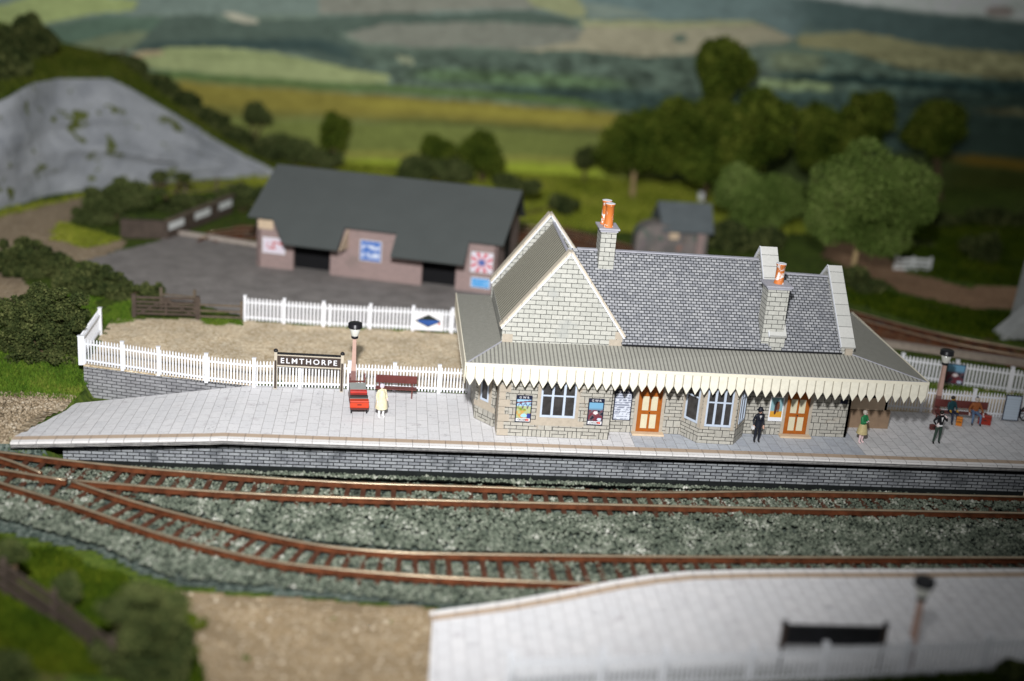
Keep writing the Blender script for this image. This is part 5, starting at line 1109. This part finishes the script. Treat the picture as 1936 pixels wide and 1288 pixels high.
# ------------------------------------------------------------------ printed landscape board behind the layout
YB = 63.0; GAIN = 1.0
def landscape(px, py):  # flash falloff sits in these colours; right sky and hills lightened to offset it
    n1 = fbm(px/90+3, py/30+5, 201, 5); n2 = fbm(px/26, py/13, 211, 4); n3 = fbm(px/11, py/7, 221, 3); wob = (fbm(px/60, py/60, 231)-.5)*16+(fbm(px/14, py/14, 233)-.5)*9
    c = np.ones(px.shape+(3,))*np.array(lin(102,116,104)); c = c*(.85+.3*n1[..., None])
    Y = py+wob*.5
    def put(mask, col, soft=1.0): 
        nonlocal c; c = c*(1-mask[..., None])+np.array(lin(*col))*(mask[..., None])
    def band(xs_, up, lo, col, s=5): 
        a = np.interp(px, xs_, up); b = np.interp(px, xs_, lo); fe_ = min(70, (xs_[-1]-xs_[0])*.25); inx = sm(xs_[0]-fe_*.3, xs_[0]+fe_, px+wob*2)*sm(xs_[-1]+fe_*.3, xs_[-1]-fe_, px+wob*2); put(sm(-s, s, Y-a)*sm(-s, s, b-Y)*inx, col)
    def poly(pts, col): put(inside(pts, px+wob*.3, Y).astype(float), col)
    # far hills and sky
    band([-500,300,1100,2500],[-400,-400,-400,-400],[30,30,30,30], (112,126,120), 8)
    poly([(600,-80),(1060,-80),(1100,24),(980,16),(830,20),(700,28),(600,26)], (126,127,118)); poly([(960,-40),(1060,-40),(1115,28),(1085,34),(1010,14)], (142,146,112))
    poly([(1085,-400),(1500,-400),(1560,10),(1500,70),(1430,40),(1300,36),(1200,38),(1110,36)], (106,124,124)); poly([(1100,4),(1200,18),(1240,32),(1120,36)], (122,134,126))
    band([1400,1560,1700,1936,2500],[-400]*5,[-30,4,18,40,70], (192,198,195), 8); band([1480,1590,1700,1936,2500],[-10,4,20,42,74],[60,56,78,102,140], (80,98,97), 7); put(((np.hypot((px-1890)/26, (py-22)/12) < 1)).astype(float), (150,140,136))
    # upper left fields
    poly([(-500,20),(0,10),(120,-20),(262,2),(250,20),(180,24),(0,60),(-500,80)], (146,158,106)); poly([(20,64),(200,26),(310,36),(290,70),(250,95),(90,90)], (86,106,92)); poly([(120,84),(220,62),(296,60),(262,92),(180,100)], (108,118,94))
    # upper wood
    poly([(246,96),(286,60),(310,34),(400,28),(430,42),(600,35),(760,22),(830,26),(1000,20),(1092,40),(1086,52),(930,40),(800,42),(700,54),(640,64),(664,78),(700,96),(760,106),(740,150),(640,128),(560,100),(450,90),(350,88)], (80,94,86))
    band([240,420,600,720],[84,76,74,100],[98,92,98,128], (58,74,72), 6); poly([(418,26),(440,24),(486,36),(490,46),(452,44)], (164,162,146))
    # middle wood, with clearings
    band([640,700,740,900,1000,1150,1300,1440],[88,90,94,92,96,94,108,108],[96,120,150,186,200,206,226,236], (82,96,86), 7); band([900,1070,1180,1300,1440],[150,152,168,180,190],[176,196,212,236,250], (56,72,68), 8); band([760,900,1060,1200],[128,132,140,152],[150,158,166,170], (84,104,76), 9)
    poly([(748,104),(776,106),(782,120),(756,118)], (140,146,122))
    # pink fallow and pale fields
    poly([(650,66),(720,46),(860,40),(1060,48),(1150,60),(1184,76),(1150,92),(980,94),(900,86),(790,88),(690,82)], (122,124,115)); poly([(970,94),(1090,80),(1110,42),(1200,40),(1300,42),(1420,40),(1500,70),(1480,80),(1380,92),(1300,106),(1150,104),(1100,96)], (152,147,126))
    poly([(1100,40),(1300,40),(1420,40),(1440,50),(1250,54),(1100,50)], (150,152,120)); put((np.hypot((px-1286)/12, (Y-72)/9) < 1).astype(float), (92,106,96))
    # right hand country
    band([1440,1600,1936,2500],[76,88,118,160],[170,190,240,290], (92,110,98), 8); poly([(1506,66),(1620,58),(1780,90),(1936,102),(2500,140),(2500,210),(1936,152),(1800,140),(1700,128),(1600,96),(1510,86)], (140,138,104)); band([1440,1560],[96,100],[130,134], (112,122,98), 8)
    band([1440,1600,1936,2500],[136,142,156,190],[150,160,184,230], (44,62,60), 6); poly([(1432,148),(1500,152),(1572,158),(1570,172),(1480,172),(1432,166)], (130,146,108)); band([1300,1500,1700,1936,2500],[172,172,174,182,220],[290,300,320,330,380], (66,84,78), 8); band([1680,1820,1936,2500],[180,178,184,220],[300,310,330,370], (48,62,56), 8); band([1840,1936,2100],[204,208,214],[214,220,226], (92,90,66), 4)
    wood = sm(86, 120, Y)*sm(262, 200, Y)*sm(600, 760, px+2*(Y-120)); c[:] = c*(1+(1.0*(n3-.5)+1.0*(n2-.5))[..., None]*wood[..., None])
    # near pale field, hedge, ochre strip, olive fields
    poly([(244,102),(330,88),(420,90),(520,100),(640,124),(736,144),(732,158),(600,156),(430,144),(290,130)], (140,149,106)); poly([(244,102),(300,92),(310,100),(262,110)], (160,146,116)); band([340,480,600],[104,102,116],[112,110,124], (122,132,92), 5)
    band([240,420,600,740,1000,1170],[128,142,154,160,178,200],[148,160,170,176,192,212], (84,104,62), 5)
    band([280,420,600,700,900,1180,1300],[148,160,170,178,192,214,226],[200,212,218,224,236,250,262], (124,116,54), 7); band([640,800,1000,1180],[186,196,210,222],[200,210,226,240], (138,130,58), 7)
    band([360,600,800,1000,1200],[196,214,220,234,252],[222,228,232,246,262], (108,106,54), 6)
    band([-500,300,600,800,1000,1200,1300],[212,216,226,232,246,258,266],[420]*7, (106,114,60), 6); band([520,760,1000,1180],[286,288,294,302],[298,302,304,312], (126,126,62), 5); band([700,820,1000,1170],[228,229,240,252],[233,236,248,260], (84,90,46), 4); band([540,760,1000,1180],[300,304,306,314],[420]*4, (138,150,50), 5)
    band([1240,1400,1500,1700,1936,2500],[262,272,280,290,300,330],[440]*6, (58,68,38), 8); band([1780,1860,1936,2500],[288,298,304,330],[304,316,322,350], (98,80,30), 6); band([1760,1936,2500],[310,324,350],[440]*3, (52,58,24), 8)
    n4 = fbm(px/7, py/4.5, 241, 2); k = (1+.30*(n2-.5)+.26*(n3-.5)+.22*(n4-.5)); g = c.mean(-1, keepdims=True); c = c*np.array([1.0, 1.0, .95]); return np.clip((c*.97+g*.03)*k[..., None], 0, 1)
gx = np.arange(-500, 2500, 5.); gy = np.arange(-320, 372, 3.)
GX, GY = np.meshgrid(gx, gy, indexing='ij'); colr = landscape(GX, GY)
den = (CF[1]+CR[1]*((GX-968)/FPX)-CU[1]*((GY-644)/FPX)); tt = (YB-CAM[1])/den
Pb = np.stack([CAM[k]+tt*(CF[k]+CR[k]*((GX-968)/FPX)-CU[k]*((GY-644)/FPX)) for k in range(3)], -1); nx, ny = GX.shape
idx = np.arange(nx*ny).reshape(nx, ny); Q = np.stack([idx[:-1, :-1], idx[:-1, 1:], idx[1:, 1:], idx[1:, :-1]], -1).reshape(-1, 4)
G_BD = 1.62
mb = vcol('printed backdrop', .8, .05)
struct(raw('backdrop', Pb.reshape(-1, 3), Q, mb, col=np.clip(colr.reshape(-1, 3)*G_BD, 0, .9)))

# ------------------------------------------------------------------ light: the camera's flash above the lens, and soft room light
w = bpy.data.worlds.new('World'); S.world = w; w.use_nodes = True
w.node_tree.nodes['Background'].inputs[0].default_value = (.95, .97, 1.0, 1); w.node_tree.nodes['Background'].inputs[1].default_value = .20
def lamp_spot(name, loc, target, power, radius, angle, blend_, col):
    L = bpy.data.lights.new(name, 'SPOT'); L.energy = power; L.shadow_soft_size = radius; L.spot_size = R(angle); L.spot_blend = blend_; L.color = col
    o = bpy.data.objects.new(name, L); COL.objects.link(o); o.location = loc; o.rotation_euler = (Vector(target)-Vector(loc)).to_track_quat('-Z', 'Y').to_euler(); return o
lamp_spot('camera_flash', tuple(CAM+CU*11-CR*1.0), (-5, 30, 0), 262000, 1.2, 68, 1.0, (.985, .985, 1.0))

cam = bpy.data.cameras.new('Camera'); co = bpy.data.objects.new('Camera', cam); COL.objects.link(co)
mw = Matrix.Identity(4)
for i in range(3): mw[i][0], mw[i][1], mw[i][2], mw[i][3] = CR[i], CU[i], -CF[i], CAM[i]
co.matrix_world = mw
cam.sensor_width = 36; cam.lens = FPX/1936*36; cam.clip_end = 600; cam.clip_start = .5
cam.dof.use_dof = True; cam.dof.focus_distance = 59.8; cam.dof.aperture_fstop = (cam.lens/1000)/1.0; cam.dof.aperture_blades = 6
S.camera = co
S.view_settings.view_transform = 'Standard'; S.view_settings.look = 'None'; S.view_settings.exposure = 0; S.view_settings.gamma = 1
S.cycles.use_denoising = True
